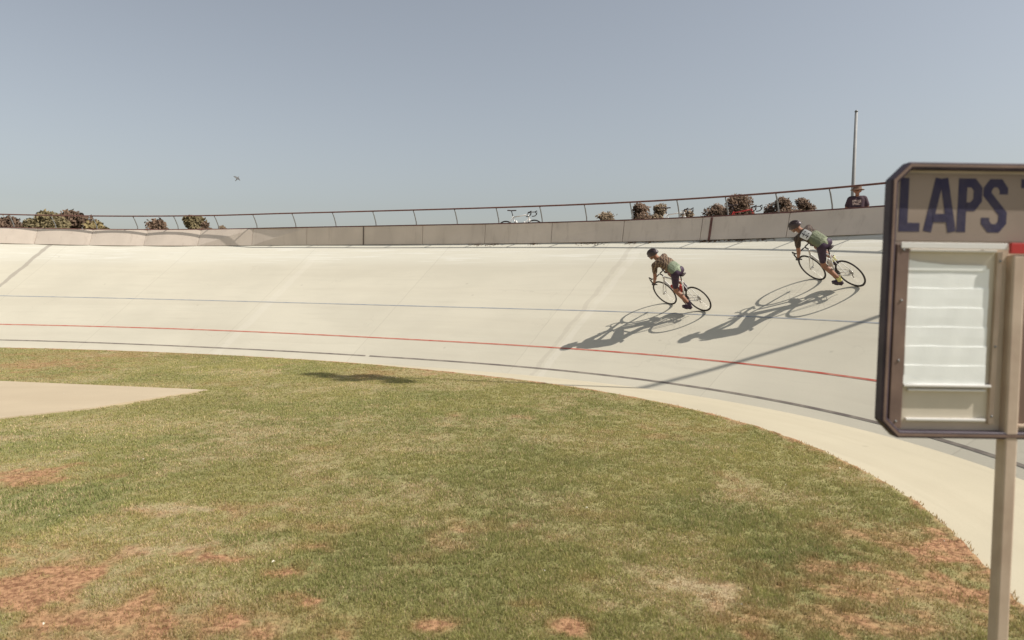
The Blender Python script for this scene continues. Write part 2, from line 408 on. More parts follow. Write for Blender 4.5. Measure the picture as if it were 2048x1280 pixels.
# worn places of this lawn, after a first brown patch deepening the floodlight shadow: (photo column, row, half width, half depth, kind, strength)
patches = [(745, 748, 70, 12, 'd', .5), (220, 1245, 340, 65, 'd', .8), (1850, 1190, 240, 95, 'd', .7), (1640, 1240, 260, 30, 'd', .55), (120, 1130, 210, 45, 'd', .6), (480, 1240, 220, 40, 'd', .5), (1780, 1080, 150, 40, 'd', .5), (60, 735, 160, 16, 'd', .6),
           (60, 1190, 190, 70, 'd', .95), (230, 1270, 250, 45, 'd', .7), (60, 950, 110, 20, 'd', .75), (20, 880, 60, 10, 'y', .7), (420, 1117, 85, 17, 'd', .95), (330, 1105, 75, 18, 'y', 1.0),
           (600, 1207, 85, 20, 'd', .95), (575, 1150, 45, 17, 'd', .9), (600, 1098, 60, 10, 'd', .6), (540, 1262, 130, 28, 'd', .75), (885, 1250, 55, 16, 'd', .85), (900, 1183, 45, 9, 'd', .6),
           (1125, 1255, 45, 20, 'd', .9), (1060, 1215, 60, 8, 'd', .5), (380, 1022, 105, 12, 'y', 1.0), (300, 1030, 60, 10, 'd', .45), (1350, 1190, 100, 36, 'y', .95), (1230, 1215, 60, 14, 'y', .7),
           (1180, 1165, 60, 9, 'd', .5), (1900, 1190, 140, 80, 'd', .8), (1790, 1090, 90, 28, 'd', .65), (1760, 1260, 220, 28, 'd', .75), (1960, 1130, 60, 90, 'd', .9), (1640, 900, 60, 10, 'd', .5),
           (1730, 960, 70, 16, 'y', .5), (1560, 1000, 110, 14, 'y', .4), (520, 870, 150, 26, 'y', .6), (430, 905, 120, 14, 'y', .45), (830, 905, 150, 14, 'y', .4), (480, 835, 60, 12, 'y', .6),
           (1150, 880, 120, 14, 'y', .45), (700, 965, 110, 10, 'y', .5), (860, 1050, 80, 10, 'y', .45), (820, 975, 60, 8, 'y', .6), (660, 1060, 60, 12, 'd', .5), (540, 1055, 50, 10, 'd', .45),
           (640, 900, 40, 6, 'd', .4), (120, 1100, 60, 12, 'd', .4), (1180, 1030, 100, 12, 'd', .3), (1330, 1150, 70, 14, 'y', .6), (1480, 1130, 70, 8, 'd', .35), (200, 712, 260, 8, 'd', .5), (40, 755, 200, 8, 'd', .45),
           (1080, 1000, 160, 18, 'y', .35), (920, 750, 60, 6, 'y', .3), (1400, 860, 90, 8, 'd', .35), (1250, 800, 60, 5, 'd', .4), (420, 770, 200, 5, 'd', .35), (180, 870, 140, 14, 'y', .35)]
greens = [(100, 1010, 160, 45, 1), (500, 1080, 110, 20, .6), (750, 1170, 250, 40, .5), (1000, 840, 260, 30, .6), (1620, 1120, 200, 60, 1.0), (950, 1090, 260, 50, .5), (1450, 1040, 160, 50, .7), (60, 875, 160, 20, .7), (1180, 820, 160, 18, .6), (1250, 1180, 60, 20, .5), (340, 925, 110, 20, .6)]
def lawn(x, y):
    """dirt, dry and lush weights at ground points (vectorised)"""
    n1 = vnoise(x, y, .55, 1); n2 = vnoise(x, y, 2.2, 2); n3 = vnoise(x, y, 7, 3); n4 = vnoise(x, y, .9, 5)
    dirt = np.clip((n1*.55+n2*.45-.63)*5, 0, .5); dry = np.clip((n4*.45+n2*.3+n3*.25-.5)*3.2, 0, .5); lush = np.clip((vnoise(x, y, .8, 9)-.5)*3, 0, .6)
    wob = (n2-.5)*2.4+(n3-.5)*2.0
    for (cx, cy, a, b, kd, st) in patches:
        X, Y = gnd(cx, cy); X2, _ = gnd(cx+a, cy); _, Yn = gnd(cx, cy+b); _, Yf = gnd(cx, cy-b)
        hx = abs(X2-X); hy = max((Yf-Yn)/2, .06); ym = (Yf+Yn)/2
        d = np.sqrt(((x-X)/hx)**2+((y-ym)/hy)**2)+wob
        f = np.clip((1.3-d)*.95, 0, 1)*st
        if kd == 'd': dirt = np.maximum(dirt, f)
        else: dry = np.maximum(dry, f)
    for (cx, cy, a, b, st) in greens:
        X, Y = gnd(cx, cy); X2, _ = gnd(cx+a, cy); _, Yn = gnd(cx, cy+b); _, Yf = gnd(cx, cy-b)
        d = np.sqrt(((x-X)/abs(X2-X))**2+((y-(Yf+Yn)/2)/((Yf-Yn)/2))**2)+wob*.7
        f = np.clip((1.2-d)*1.2, 0, 1)*st; lush = np.maximum(lush, f)
    # bare broken soil along the rim of the turf
    aa = np.arctan2(y-CEN[1], x-CEN[0]); gap = edge_r(aa)-np.hypot(x-CEN[0], y-CEN[1])
    dirt = np.maximum(dirt, np.clip(1-gap/(.05+.35*np.clip(n2+n3-.75, 0, 1)), 0, 1)*.85)
    return dirt, dry, lush
def lawn_h(x, y, a=None, r=None):
    return .012+.02*(vnoise(x, y, .7, 21)-.5)+.022*(vnoise(x, y, 3.5, 22)-.5)+.014*(vnoise(x, y, 12, 23)-.5)
NA, NR = 820, 240
A_ = np.linspace(R(-33), R(122), NA); fr = 1-(np.linspace(0, 1, NR)**1.15)*.93
er = edge_r(A_)+.03*(vnoise(A_*17, A_*0, 3, 31)-.5)+.06*(vnoise(A_*17, A_*0+3, .8, 32)-.5)+.07*(vnoise(A_*17, A_*0+9, 9, 33, 3)-.5)
X_ = CEN[0]+np.outer(er*np.cos(A_), fr); Y_ = CEN[1]+np.outer(er*np.sin(A_), fr)
Z_ = lawn_h(X_, Y_); Z_[:, 0] = -.01; Z_[:, 1] = .028
me = bpy.data.meshes.new('lawn_soil'); nv = NA*NR
co = np.stack([X_, Y_, Z_], -1).reshape(-1, 3)
ii, jj = np.meshgrid(np.arange(NA-1), np.arange(NR-1), indexing='ij'); q0 = (ii*NR+jj).ravel()
fc = np.stack([q0, q0+1, q0+NR+1, q0+NR], 1)
me.vertices.add(nv); me.vertices.foreach_set('co', co.ravel().astype('f')); me.loops.add(fc.size); me.loops.foreach_set('vertex_index', fc.ravel().astype('i'))
me.polygons.add(len(fc)); me.polygons.foreach_set('loop_start', np.arange(0, fc.size, 4).astype('i')); me.polygons.foreach_set('use_smooth', np.ones(len(fc), bool)); me.update(calc_edges=True)
if me.polygons[1000].normal.z < 0: me.flip_normals()
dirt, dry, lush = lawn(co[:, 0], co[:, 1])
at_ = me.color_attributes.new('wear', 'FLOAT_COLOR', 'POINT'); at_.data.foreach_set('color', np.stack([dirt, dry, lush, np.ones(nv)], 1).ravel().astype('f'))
mS = mat('lawn_soil', (.1, .08, .05), .95, spec=.1); t = NT(mS); bS = mS.node_tree.nodes['Principled BSDF']
ca = t.n('ShaderNodeAttribute', attribute_name='wear'); sp = t.n('ShaderNodeSeparateColor'); t.l(ca.outputs['Color'], sp.inputs[0]); geo = t.n('ShaderNodeNewGeometry')
nf = t.noise(geo.outputs['Position'], 22, 6, .7); nm = t.noise(geo.outputs['Position'], 5, 5, .6)
cg = t.mix(t.ss(nf, .3, .7), (.19, .175, .072), (.31, .275, .12)); cg = t.mix(t.m('MULTIPLY', sp.outputs[2], .6), cg, (.15, .17, .065))
cy = t.mix(t.ss(nf, .3, .7), (.27, .205, .12), (.46, .365, .23)); cd = t.mix(t.ss(nf, .36, .62), (.17, .082, .044), (.43, .245, .135))
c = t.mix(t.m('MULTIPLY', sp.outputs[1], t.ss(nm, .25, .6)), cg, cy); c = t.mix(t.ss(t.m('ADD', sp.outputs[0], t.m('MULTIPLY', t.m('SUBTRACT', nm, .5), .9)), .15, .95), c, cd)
t.l(c, bS.inputs['Base Color']); bp = t.n('ShaderNodeBump'); bp.inputs['Strength'].default_value = .7; bp.inputs['Distance'].default_value = .02; t.l(nf, bp.inputs['Height']); t.l(bp.outputs[0], bS.inputs['Normal'])
soil = obj('infield_ground', me, mS, kind='structure', label='worn infield ground with bare reddish earth patches')

# far ground outside and under everything
mG = mat('dry_earth', (.26, .20, .12), .95, base2=(.14, .125, .06), scale=.4, bump=.3)
gm = MB().add([(-900, -900, -.06), (900, -900, -.06), (900, 1500, -.06), (-900, 1500, -.06)], [(0, 1, 2, 3)]).mesh()
obj('ground', gm, mG, kind='structure', label='dry flat ground round the velodrome')

# concrete pad at the left in the grass
pv = [gnd(0, 765), gnd(415, 783), gnd(330, 796), gnd(180, 820), gnd(0, 840)]
d0 = np.array(pv[0])-np.array(pv[1]); d0 /= np.linalg.norm(d0); d1 = np.array([pv[4][0]-pv[3][0], pv[4][1]-pv[3][1]]); d1 /= np.linalg.norm(d1)
poly = [tuple(pv[1])]+[tuple(np.array(pv[1])+d0*15)]+[tuple(np.array(pv[4])+d1*8)]+[tuple(pv[4]), tuple(pv[3]), tuple(pv[2])]
pad_poly = np.array(poly)
PZ = .035
vs = [(x, y, PZ) for x, y in poly]+[(x, y, -.05) for x, y in poly]; n = len(poly)
me = MB().add(vs, [tuple(range(n))]+[(i, i+n, (i+1) % n+n, (i+1) % n) for i in range(n)]).mesh(); fix_normals(me)
u = me.uv_layers.new(name='UVMap')
for lp in me.loops:
    v = me.vertices[lp.vertex_index].co; u.data[lp.index].uv = (v.x, v.y*.7)
M['pad'] = concrete_material('tan_concrete_pad', (.44, .36, .25), (), .7)
obj('infield_path', me, M['pad'], kind='structure', label='tan concrete path ending in a point in the grass')
def in_pad(x, y):
    c = np.zeros(x.shape, bool); n = len(pad_poly)
    for i in range(n):
        x1, y1 = pad_poly[i]; x2, y2 = pad_poly[(i+1) % n]
        if y1 == y2: continue
        cond = ((y1 > y) != (y2 > y)) & (x < (x2-x1)*(y-y1)/(y2-y1)+x1); c ^= cond
    return c

# grass blades: one object, one triangle a blade
def blades(n_try):
    # sample in the camera's wedge with density falling with distance
    yy = 2.7*(24/2.7)**rng.random(n_try)
    u_ = rng.random(n_try)*2-1; xx = (.84*u_+.62*u_**7)*yy
    # clumping
    a = np.arctan2(yy-CEN[1], xx-CEN[0]); r = np.hypot(xx-CEN[0], yy-CEN[1])
    ok = (r < np.interp(a, A_, er)+.02) & ~in_pad(xx+(vnoise(xx, yy, 6, 51, 3)-.5)*.35, yy+(vnoise(xx, yy, 6, 52, 3)-.5)*.35); xx, yy = xx[ok], yy[ok]; a = a[ok]; r = r[ok]
    dirt, dry, lush = lawn(xx, yy); cl = vnoise(xx, yy, 9, 41, 3)
    prob = np.clip((cl-.15)*1.9, .25, 1)*(1-np.clip(dirt*1.15-.08, 0, .94))*(1-.45*dry)
    ok = rng.random(len(xx)) < prob
    return xx[ok], yy[ok], dirt[ok], dry[ok], lush[ok], cl[ok]
bx, by, bd, by_dry, bl, bc = blades(2500000)
NBL = len(bx); bz = lawn_h(bx, by)
dist = np.hypot(bx, by); hgt = (.010+.017*rng.random(NBL))*(.6+.8*bc)*(1+.35*bl)*(1-.35*by_dry)
wid = .0022+.00042*dist; th = rng.random(NBL)*2*np.pi; ln = (rng.random(NBL)-.2)*1.1*hgt; la = rng.random(NBL)*2*np.pi
c0 = np.stack([bx-np.cos(th)*wid, by-np.sin(th)*wid, bz-.004], 1); c1 = np.stack([bx+np.cos(th)*wid, by+np.sin(th)*wid, bz-.004], 1)
c2 = np.stack([bx+np.cos(la)*ln, by+np.sin(la)*ln, bz+hgt], 1)
co = np.stack([c0, c1, c2], 1).reshape(-1, 3)
me = bpy.data.meshes.new('grass'); me.vertices.add(3*NBL); me.vertices.foreach_set('co', co.ravel().astype('f'))
me.loops.add(3*NBL); me.loops.foreach_set('vertex_index', np.arange(3*NBL).astype('i')); me.polygons.add(NBL); me.polygons.foreach_set('loop_start', np.arange(0, 3*NBL, 3).astype('i')); me.update(calc_edges=True)
v_ = rng.random((NBL, 1)); gA = np.array([.30, .30, .105]); gB = np.array([.44, .385, .165]); gL = np.array([.24, .275, .105]); gY = np.array([.60, .47, .28])
v2_ = rng.random((NBL, 1)); cc = gA+(gB-gA)*v_; cc = cc+(gL-cc)*(bl[:, None]*.6); isdry = (rng.random(NBL) <   .12+by_dry*.95)[:, None]; cc = np.where(isdry, gY*(.65+.5*v_), cc)
big = vnoise(bx, by, .35, 77, 3)[:, None]; cc = cc*(.86+.28*big)*(.84+.32*v2_)*(.70+.6*bc[:, None]); cc = cc+(np.array([.42, .26, .14])-cc)*np.clip(bd[:, None]*.9, 0, .65)
at_ = me.color_attributes.new('tone', 'FLOAT_COLOR', 'POINT'); at_.data.foreach_set('color', np.repeat(np.concatenate([cc, np.ones((NBL, 1))], 1), 3, axis=0).ravel().astype('f'))
mB = mat('grass_blade', (.1, .12, .05), .75, spec=.15); t = NT(mB); ca = t.n('ShaderNodeAttribute', attribute_name='tone'); bB = mB.node_tree.nodes['Principled BSDF']
t.l(ca.outputs['Color'], bB.inputs['Base Color'])
tr = t.n('ShaderNodeBsdfTranslucent'); t.l(ca.outputs['Color'], tr.inputs['Color']); mx = t.n('ShaderNodeMixShader'); mx.inputs[0].default_value = .4
t.l(bB.outputs[0], mx.inputs[1]); t.l(tr.outputs[0], mx.inputs[2]); t.l(mx.outputs[0], mB.node_tree.nodes['Material Output'].inputs['Surface'])
obj('grass', me, mB, kind='stuff', label='short patchy green lawn on the infield, dry and bare in places', cat='grass')
# pale litter: dead leaves and scraps lying in the grass
sc = MB()
for k in range(34):
    py = random.uniform(760, 1275); px = random.uniform(0, 1900); x, y = gnd(px, py)
    aa = math.atan2(y-CEN[1], x-CEN[0])
    if math.hypot(x-CEN[0], y-CEN[1]) > edge_r(aa)-.2: continue
    s_ = random.uniform(.006, .014); a = random.random()*6.28; z = .045; dx, dy = math.cos(a)*s_, math.sin(a)*s_
    sc.add([(x-dx, y-dy, z), (x+dy*.5, y-dx*.5, z+.006), (x+dx, y+dy, z+.004), (x-dy*.5, y+dx*.5, z+.012)], [(0, 1, 2, 3)])
obj('leaf_litter', sc.mesh(flat=True), M['cream'], kind='stuff', label='tiny pale scraps and dead leaves scattered over the lawn', cat='litter')

# ---------------------------------------------------------------- perimeter wall
wall = empty('perimeter_wall', tuple(out(wall_i(1000), 0, 0)), label='low beige panelled wall running along the top of the banked track', cat='wall')
wl = Vector(wall.location)
def ribbon(s0, s1, profile, seg=.35, bow=0.0, flat=False):
    """sweep a closed (d, z) profile along the wall between arc lengths"""
    n = 1 if flat else max(2, int(abs(s1-s0)/seg)); vs = []; k = len(profile)
    for j in range(n+1):
        f = j/n; i = istat(s0+(s1-s0)*f); b = bow*4*f*(1-f)
        for d, z in profile: vs.append(out(i, d+b+max(z, 0)*math.tan(lean(i)), z)-wl)
    fs = [(j*k+a, (j+1)*k+a, (j+1)*k+(a+1) % k, j*k+(a+1) % k) for j in range(n) for a in range(k)]
    fs += [tuple(reversed(range(k))), tuple(n*k+a for a in range(k))]
    return fix_normals(MB().add(vs, fs).mesh())
s_ref = WS(727); pstep = 2.26; joints = []
ka = int((s_ref-1.0)/pstep); kb_ = int((warc[-1]-1.0-s_ref)/pstep)
for k in range(-ka, kb_):
    a = s_ref+k*pstep; b = a+pstep; joints.append(a)
    z0 = .012+.01*random.random(); j = .004*(random.random()-.5)
    lft = a > WS(500)
    obj('wall_panel', ribbon(a+.008, b-.008, [(j, z0), (j+.09, z0), (j+.09, WH-.02), (j, WH-.02)], seg=.18, bow=-.038 if lft else 0, flat=not lft), M['wall'], wall)
for a in joints:
    obj('joint_strip', ribbon(a-.02, a+.02, [(.03, .0), (.13, .0), (.13, WH-.03), (.03, WH-.03)], seg=.02), M['seal'], wall)
a = WS(1418); obj('wall_post', ribbon(a-.03, a+.03, [(-.03, -.01), (.0-.004, -.01), (-.004, WH-.03), (-.03, WH-.03)], seg=.03), M['cap'], wall)
a = WS(727); obj('wall_post', ribbon(a-.018, a+.018, [(-.02, .0), (.0-.004, .0), (-.004, WH-.03), (-.02, WH-.03)], seg=.03), M['seal'], wall)
obj('cap_rail', ribbon(.5, warc[-1]-.5, [(-.012, WH-.018), (.10, WH-.018), (.10, WH+.016), (-.012, WH+.016)]), M['cap'], wall)
obj('shadow_footing', ribbon(.5, warc[-1]-.5, [(.012, -.25), (.12, -.25), (.12, .01), (.012, .01)]), M['dark_gap'], wall)

# safety railing
rail = empty('safety_railing', tuple(out(wall_i(1000), .1, WH)), label='rust brown top rail on curved galvanised posts above the beige wall', cat='railing')
rl = Vector(rail.location)
rin = lambda i: WH*math.tan(lean(i))-float(np.interp(i, LEAN_I, [.05, .05, .06, .07, .10, .12]))
pts = [out(istat(s), rin(istat(s)), RH)-rl for s in np.arange(.6, warc[-1]-.6, .3)]
obj('top_rail', MB().tube(pts, .024, 8).mesh(), M['cap'], rail)
s_p = WS(992)
post_pitch = lambda s: 1.28+.42*min(1, max(0, (s-WS(1500))/(WS(500)-WS(1500))))
ss_ = [s_p]; s = s_p
while s < warc[-1]-2: s += post_pitch(s); ss_.append(s)
s = s_p
while s > 2: s -= post_pitch(s); ss_.append(s)
for s in ss_:
    i = istat(s)
    o_ = WH*math.tan(lean(i)); e_ = rin(i); w0 = o_+.125; prof = [(w0, .30), (w0, WH+.04), (w0-.012, WH+.12), (w0-.012-(w0-e_)*.28, WH+.24), (w0-(w0-e_)*.62, WH+.36), (e_, RH-.005)]
    obj('post', MB().tube([out(i, d, z)-rl for d, z in prof], .019, 7).mesh(), M['galv'], rail)

# walkway and outer slope behind the wall
def sheet(d0, z0, d1, z1, name, m, label, n=2, zabs=None):
    idx = np.arange(0, NS, 3); vs = []
    for i in idx:
        a = out(i, d0, z0); b = out(i, d1, z1)
        if zabs is not None: b.z = zabs
        vs += [a, b]
    fs = [(2*j, 2*j+1, 2*j+3, 2*j+2) for j in range(len(idx)-1)]
    me = MB().add(vs, fs, True).mesh()
    if me.polygons[5].normal.z < 0: me.flip_normals()
    return obj(name, me, m, kind='structure', label=label)
WK = .07
sheet(.10, WK, 4.2, WK, 'walkway', mat('walkway_concrete', (.42, .37, .29), .9, var=.08, scale=2), 'spectator walkway behind the wall')
sheet(4.2, WK-.002, 12, 0, 'embankment', mG, 'outer earth slope below the walkway', zabs=-.08)
# ---------------------------------------------------------------- bicycles
def make_bike(label, frame_m, accent, group=None, rim=None, bottle=None, crank=0.0, bar_m=None, spoke_m=None, fork_m=None, name='bicycle'):
    rim = rim or M['black']; bar_m = bar_m or M['dark']; fork_m = fork_m or frame_m
    r = empty(name, label=label, cat='bicycle', group=group)
    RW = .335; BB = Vector((.41, 0, .27)); RH_ = Vector((0, 0, RW)); FH = Vector((.98, 0, RW))
    ST = Vector((.265, 0, .80)); HT = Vector((.775, 0, .845)); HB = Vector((.815, 0, .70))
    f = MB(); f.tube([HT+(HB-HT)*.12, ST+(BB-ST)*.06], .0165, 10); f.tube([HB+(HT-HB)*.1, BB], .021, 10); f.tube([ST, BB], .0165, 10); f.tube([HT, HB], .021, 10)
    for s in (-1, 1):
        f.tube([BB+Vector((-.03, s*.02, 0)), Vector((.2, s*.045, .30)), RH_+Vector((0, s*.065, 0))], .010, 8)
        f.tube([ST+Vector((0, s*.015, -.02)), RH_+Vector((0, s*.065, 0))], .008, 8)
    f.disc(BB, (0, 1, 0), .026, .035, 12)
    obj('frame', f.mesh(), frame_m, r)
    k = MB(); k.tube([HB, HB+Vector((.015, 0, -.03))], .019, 10)
    for s in (-1, 1): k.tube([HB+Vector((.01, s*.03, -.01)), HB+Vector((.03, s*.045, -.08)), Vector((.93, s*.05, .45)), FH+Vector((0, s*.05, 0))], [.014, .014, .011, .008], 8)
    obj('fork', k.mesh(), fork_m, r)
    for hub, nm in ((RH_, 'wheel'), (FH, 'wheel')):
        h = MB().tube([hub+Vector((0, -.05, 0)), hub+Vector((0, .05, 0))], .014, 10)
        h.disc(hub+Vector((0, .028, 0)), (0, 1, 0), .022, .003, 12); h.disc(hub+Vector((0, -.028, 0)), (0, 1, 0), .022, .003, 12)
        w = obj('wheel', h.mesh(), M['steel'], r)
        ring = lambda rr: [hub+Vector((rr*math.cos(a), 0, rr*math.sin(a))) for a in np.linspace(0, 2*math.pi, 48, endpoint=False)]
        obj('tyre', MB().tube(ring(RW-.012), .0125, 8, closed=True).mesh(), M['black'], w)
        obj('rim', MB().tube(ring(RW-.030), .0105, 6, closed=True).mesh(), rim, w)
        sp = MB()
        for q in range(24):
            a = 2*math.pi*q/24; a2 = a+(.35 if q % 2 else -.35); s = .026 if q % 4 < 2 else -.026
            sp.tube([hub+Vector((.02*math.cos(a2), s, .02*math.sin(a2))), hub+Vector(((RW-.035)*math.cos(a), 0, (RW-.035)*math.sin(a)))], .0011, 3, cap=False)
        obj('spokes', sp.mesh(), spoke_m or M['steel'], w)
        if hub is RH_:
            cs = MB()
            for q, rr in enumerate((.052, .046, .040, .034)): cs.disc(hub+Vector((0, -.034-.005*q, 0)), (0, 1, 0), rr, .0018, 20)
            obj('cassette', cs.mesh(), M['steel'], w)
    sp_ = MB().tube([ST, Vector((.225, 0, .955))], .0135, 10); obj('seatpost', sp_.mesh(), M['dark'], r)
    sd = MB(); prof = [(.105, .068), (.13, .070), (.20, .052), (.28, .026), (.36, .018), (.39, .010)]
    vs = []; n = 10
    for x, wd in prof:
        for q in range(n):
            a = 2*math.pi*q/n; vs.append((x+.0, wd*math.cos(a), .972+.018*math.sin(a)+(.012 if x < .15 else 0)))
    fs = [(i*n+q, i*n+(q+1) % n, (i+1)*n+(q+1) % n, (i+1)*n+q) for i in range(len(prof)-1) for q in range(n)]+[tuple(range(n)), tuple((len(prof)-1)*n+q for q in range(n))]
    sd.add(vs, fs, True); obj('saddle', fix_normals(sd.mesh()), M['dark'], r)
    b = MB(); b.tube([HT+Vector((-.005, 0, .02)), HT+Vector((.085, 0, .055))], .014, 8)
    SX = HT.x+.09; SZ = HT.z+.055; pts = []
    for s in (1, -1):
        side = [(SX, s*.02, SZ), (SX, s*.16, SZ), (SX+.02, s*.195, SZ), (SX+.07, s*.205, SZ-.003), (SX+.105, s*.207, SZ-.035), (SX+.10, s*.21, SZ-.085), (SX+.06, s*.213, SZ-.12), (SX+.0, s*.215, SZ-.13), (SX-.05, s*.216, SZ-.128)]
        b.tube(side, .0135, 8)
    hb = obj('handlebar', b.mesh(), bar_m, r)
    for s in (1, -1):
        q = MB().capsule((SX+.075, s*.206, SZ+.005), (SX+.125, s*.206, SZ+.03), .015, .013, 8); q.tube([(SX+.13, s*.206, SZ+.02), (SX+.135, s*.207, SZ-.03), (SX+.115, s*.209, SZ-.09)], .006, 6)
        obj('brake_lever', q.mesh(), M['black'], hb)
    c = MB(); ca, sa = math.cos(crank), math.sin(crank)
    dv = Vector((sa, 0, -ca))*.17                  # left pedal direction, crank 0 = straight down
    c.disc(BB+Vector((0, -.045, 0)), (0, 1, 0), .095, .002, 32); c.disc(BB, (0, 1, 0), .012, .07, 10)
    c.tube([BB+Vector((0, .07, 0)), BB+Vector((0, .075, 0))+dv], .010, 8); c.tube([BB+Vector((0, -.07, 0)), BB+Vector((0, -.075, 0))-dv], .010, 8)
    cr = obj('crankset', c.mesh(), M['dark'], r)
    for s, v in ((1, dv), (-1, -dv)):
        p = BB+Vector((0, s*.115, 0))+v; obj('pedal', MB().box(p, (.042, .04, .009)).mesh(), M['black'], cr)
    ch = MB()
    for z in (1, -1): ch.tube([BB+Vector((-.01, -.045, z*.093)), RH_+Vector((0, -.045, z*.045))], .004, 5)
    ch.tube([RH_+Vector((0, -.045, -.04)), RH_+Vector((.03, -.045, -.10)), RH_+Vector((.02, -.045, -.15))], .009, 6)
    obj('chain', ch.mesh(), M['seal'], r)
    if bottle:
        for u in ((.45, ST, BB), ) + (((.5, HB, BB),) if len(bottle) > 1 else ()):
            a, A, B = u; p0 = A+(B-A)*(a-.16); p1 = A+(B-A)*(a+.20); off = Vector((.05, 0, .02)) if A is ST else Vector((-.01, 0, .058))
            mb = MB().tube([p0+off, p0+off+(p1-p0)*.15, p1+off], [.016, .035, .035], 12); obj('water_bottle', mb.mesh(), bottle[0], r)
    return r

def remeshed(name, caps, voxel, smooth=4):
    mb = MB()
    for c in caps:
        if len(c) == 4: mb.capsule(*c)
        else: mb.capsule(*c[:4], n=c[4])
    me = mb.mesh('tmp'); fix_normals(me); o = bpy.data.objects.new('tmp', me); col.objects.link(o)
    md = o.modifiers.new('r', 'REMESH'); md.mode = 'VOXEL'; md.voxel_size = voxel
    sm = o.modifiers.new('s', 'SMOOTH'); sm.factor = .5; sm.iterations = smooth
    dg = bpy.context.evaluated_depsgraph_get(); me2 = bpy.data.meshes.new_from_object(o.evaluated_get(dg)); me2.name = name
    bpy.data.objects.remove(o); bpy.data.meshes.remove(me)
    me2.polygons.foreach_set('use_smooth', [True]*len(me2.polygons)); return me2

def knee(hip, ank, l1, l2, fwd):
    hip, ank = Vector(hip), Vector(ank); d = ank-hip; L = min(d.length, l1+l2-.002); a = (l1*l1-l2*l2+L*L)/(2*L); h = math.sqrt(max(0, l1*l1-a*a))
    dn = d.normalized(); f = Vector(fwd); f = (f-dn*f.dot(dn)).normalized(); return hip+dn*a+f*h

def jersey_mat(name, dark, stripe, green, hue_edge=.42):
    m = mat(name, dark, .75); t = NT(m); b = m.node_tree.nodes['Principled BSDF']
    tc = t.n('ShaderNodeTexCoord').outputs['Object']; sep = t.n('ShaderNodeSeparateXYZ'); t.l(tc, sep.inputs[0])
    w = t.n('ShaderNodeTexWave'); w.inputs['Scale'].default_value = 7.0; w.inputs['Distortion'].default_value = 5.5; w.inputs['Detail'].default_value = 2; w.inputs['Detail Scale'].default_value = 2.5
    w.bands_direction = 'DIAGONAL'; t.l(tc, w.inputs['Vector'])
    c = t.mix(t.ss(w.outputs['Fac'], .55, .72), dark, stripe)
    dn = t.m('SUBTRACT', sep.outputs[2], t.m('ADD', 1.02, t.m('MULTIPLY', t.m('SUBTRACT', sep.outputs[0], .22), .72)))
    c = t.mix(t.m('MULTIPLY', t.m('SUBTRACT', 1.0, t.ss(sep.outputs[0], hue_edge-.03, hue_edge+.02)), t.ss(dn, -.01, .035)), c, green)
    fold = t.n('ShaderNodeTexNoise'); fold.inputs['Scale'].default_value = 9; fold.inputs['Detail'].default_value = 3; fold.inputs['Distortion'].default_value = 1.2; t.l(t.vmul(tc, (1, 1.6, 1)), fold.inputs['Vector'])
    bp = t.n('ShaderNodeBump'); bp.inputs['Strength'].default_value = .9; bp.inputs['Distance'].default_value = .03; t.l(fold.outputs['Fac'], bp.inputs['Height']); t.l(bp.outputs[0], b.inputs['Normal'])
    c = t.mix(t.m('SUBTRACT', 1.0, t.ss(sep.outputs[0], .235, .245)), c, tuple(min(1, g*1.5) for g in green))
    t.l(c, b.inputs['Base Color']); return m

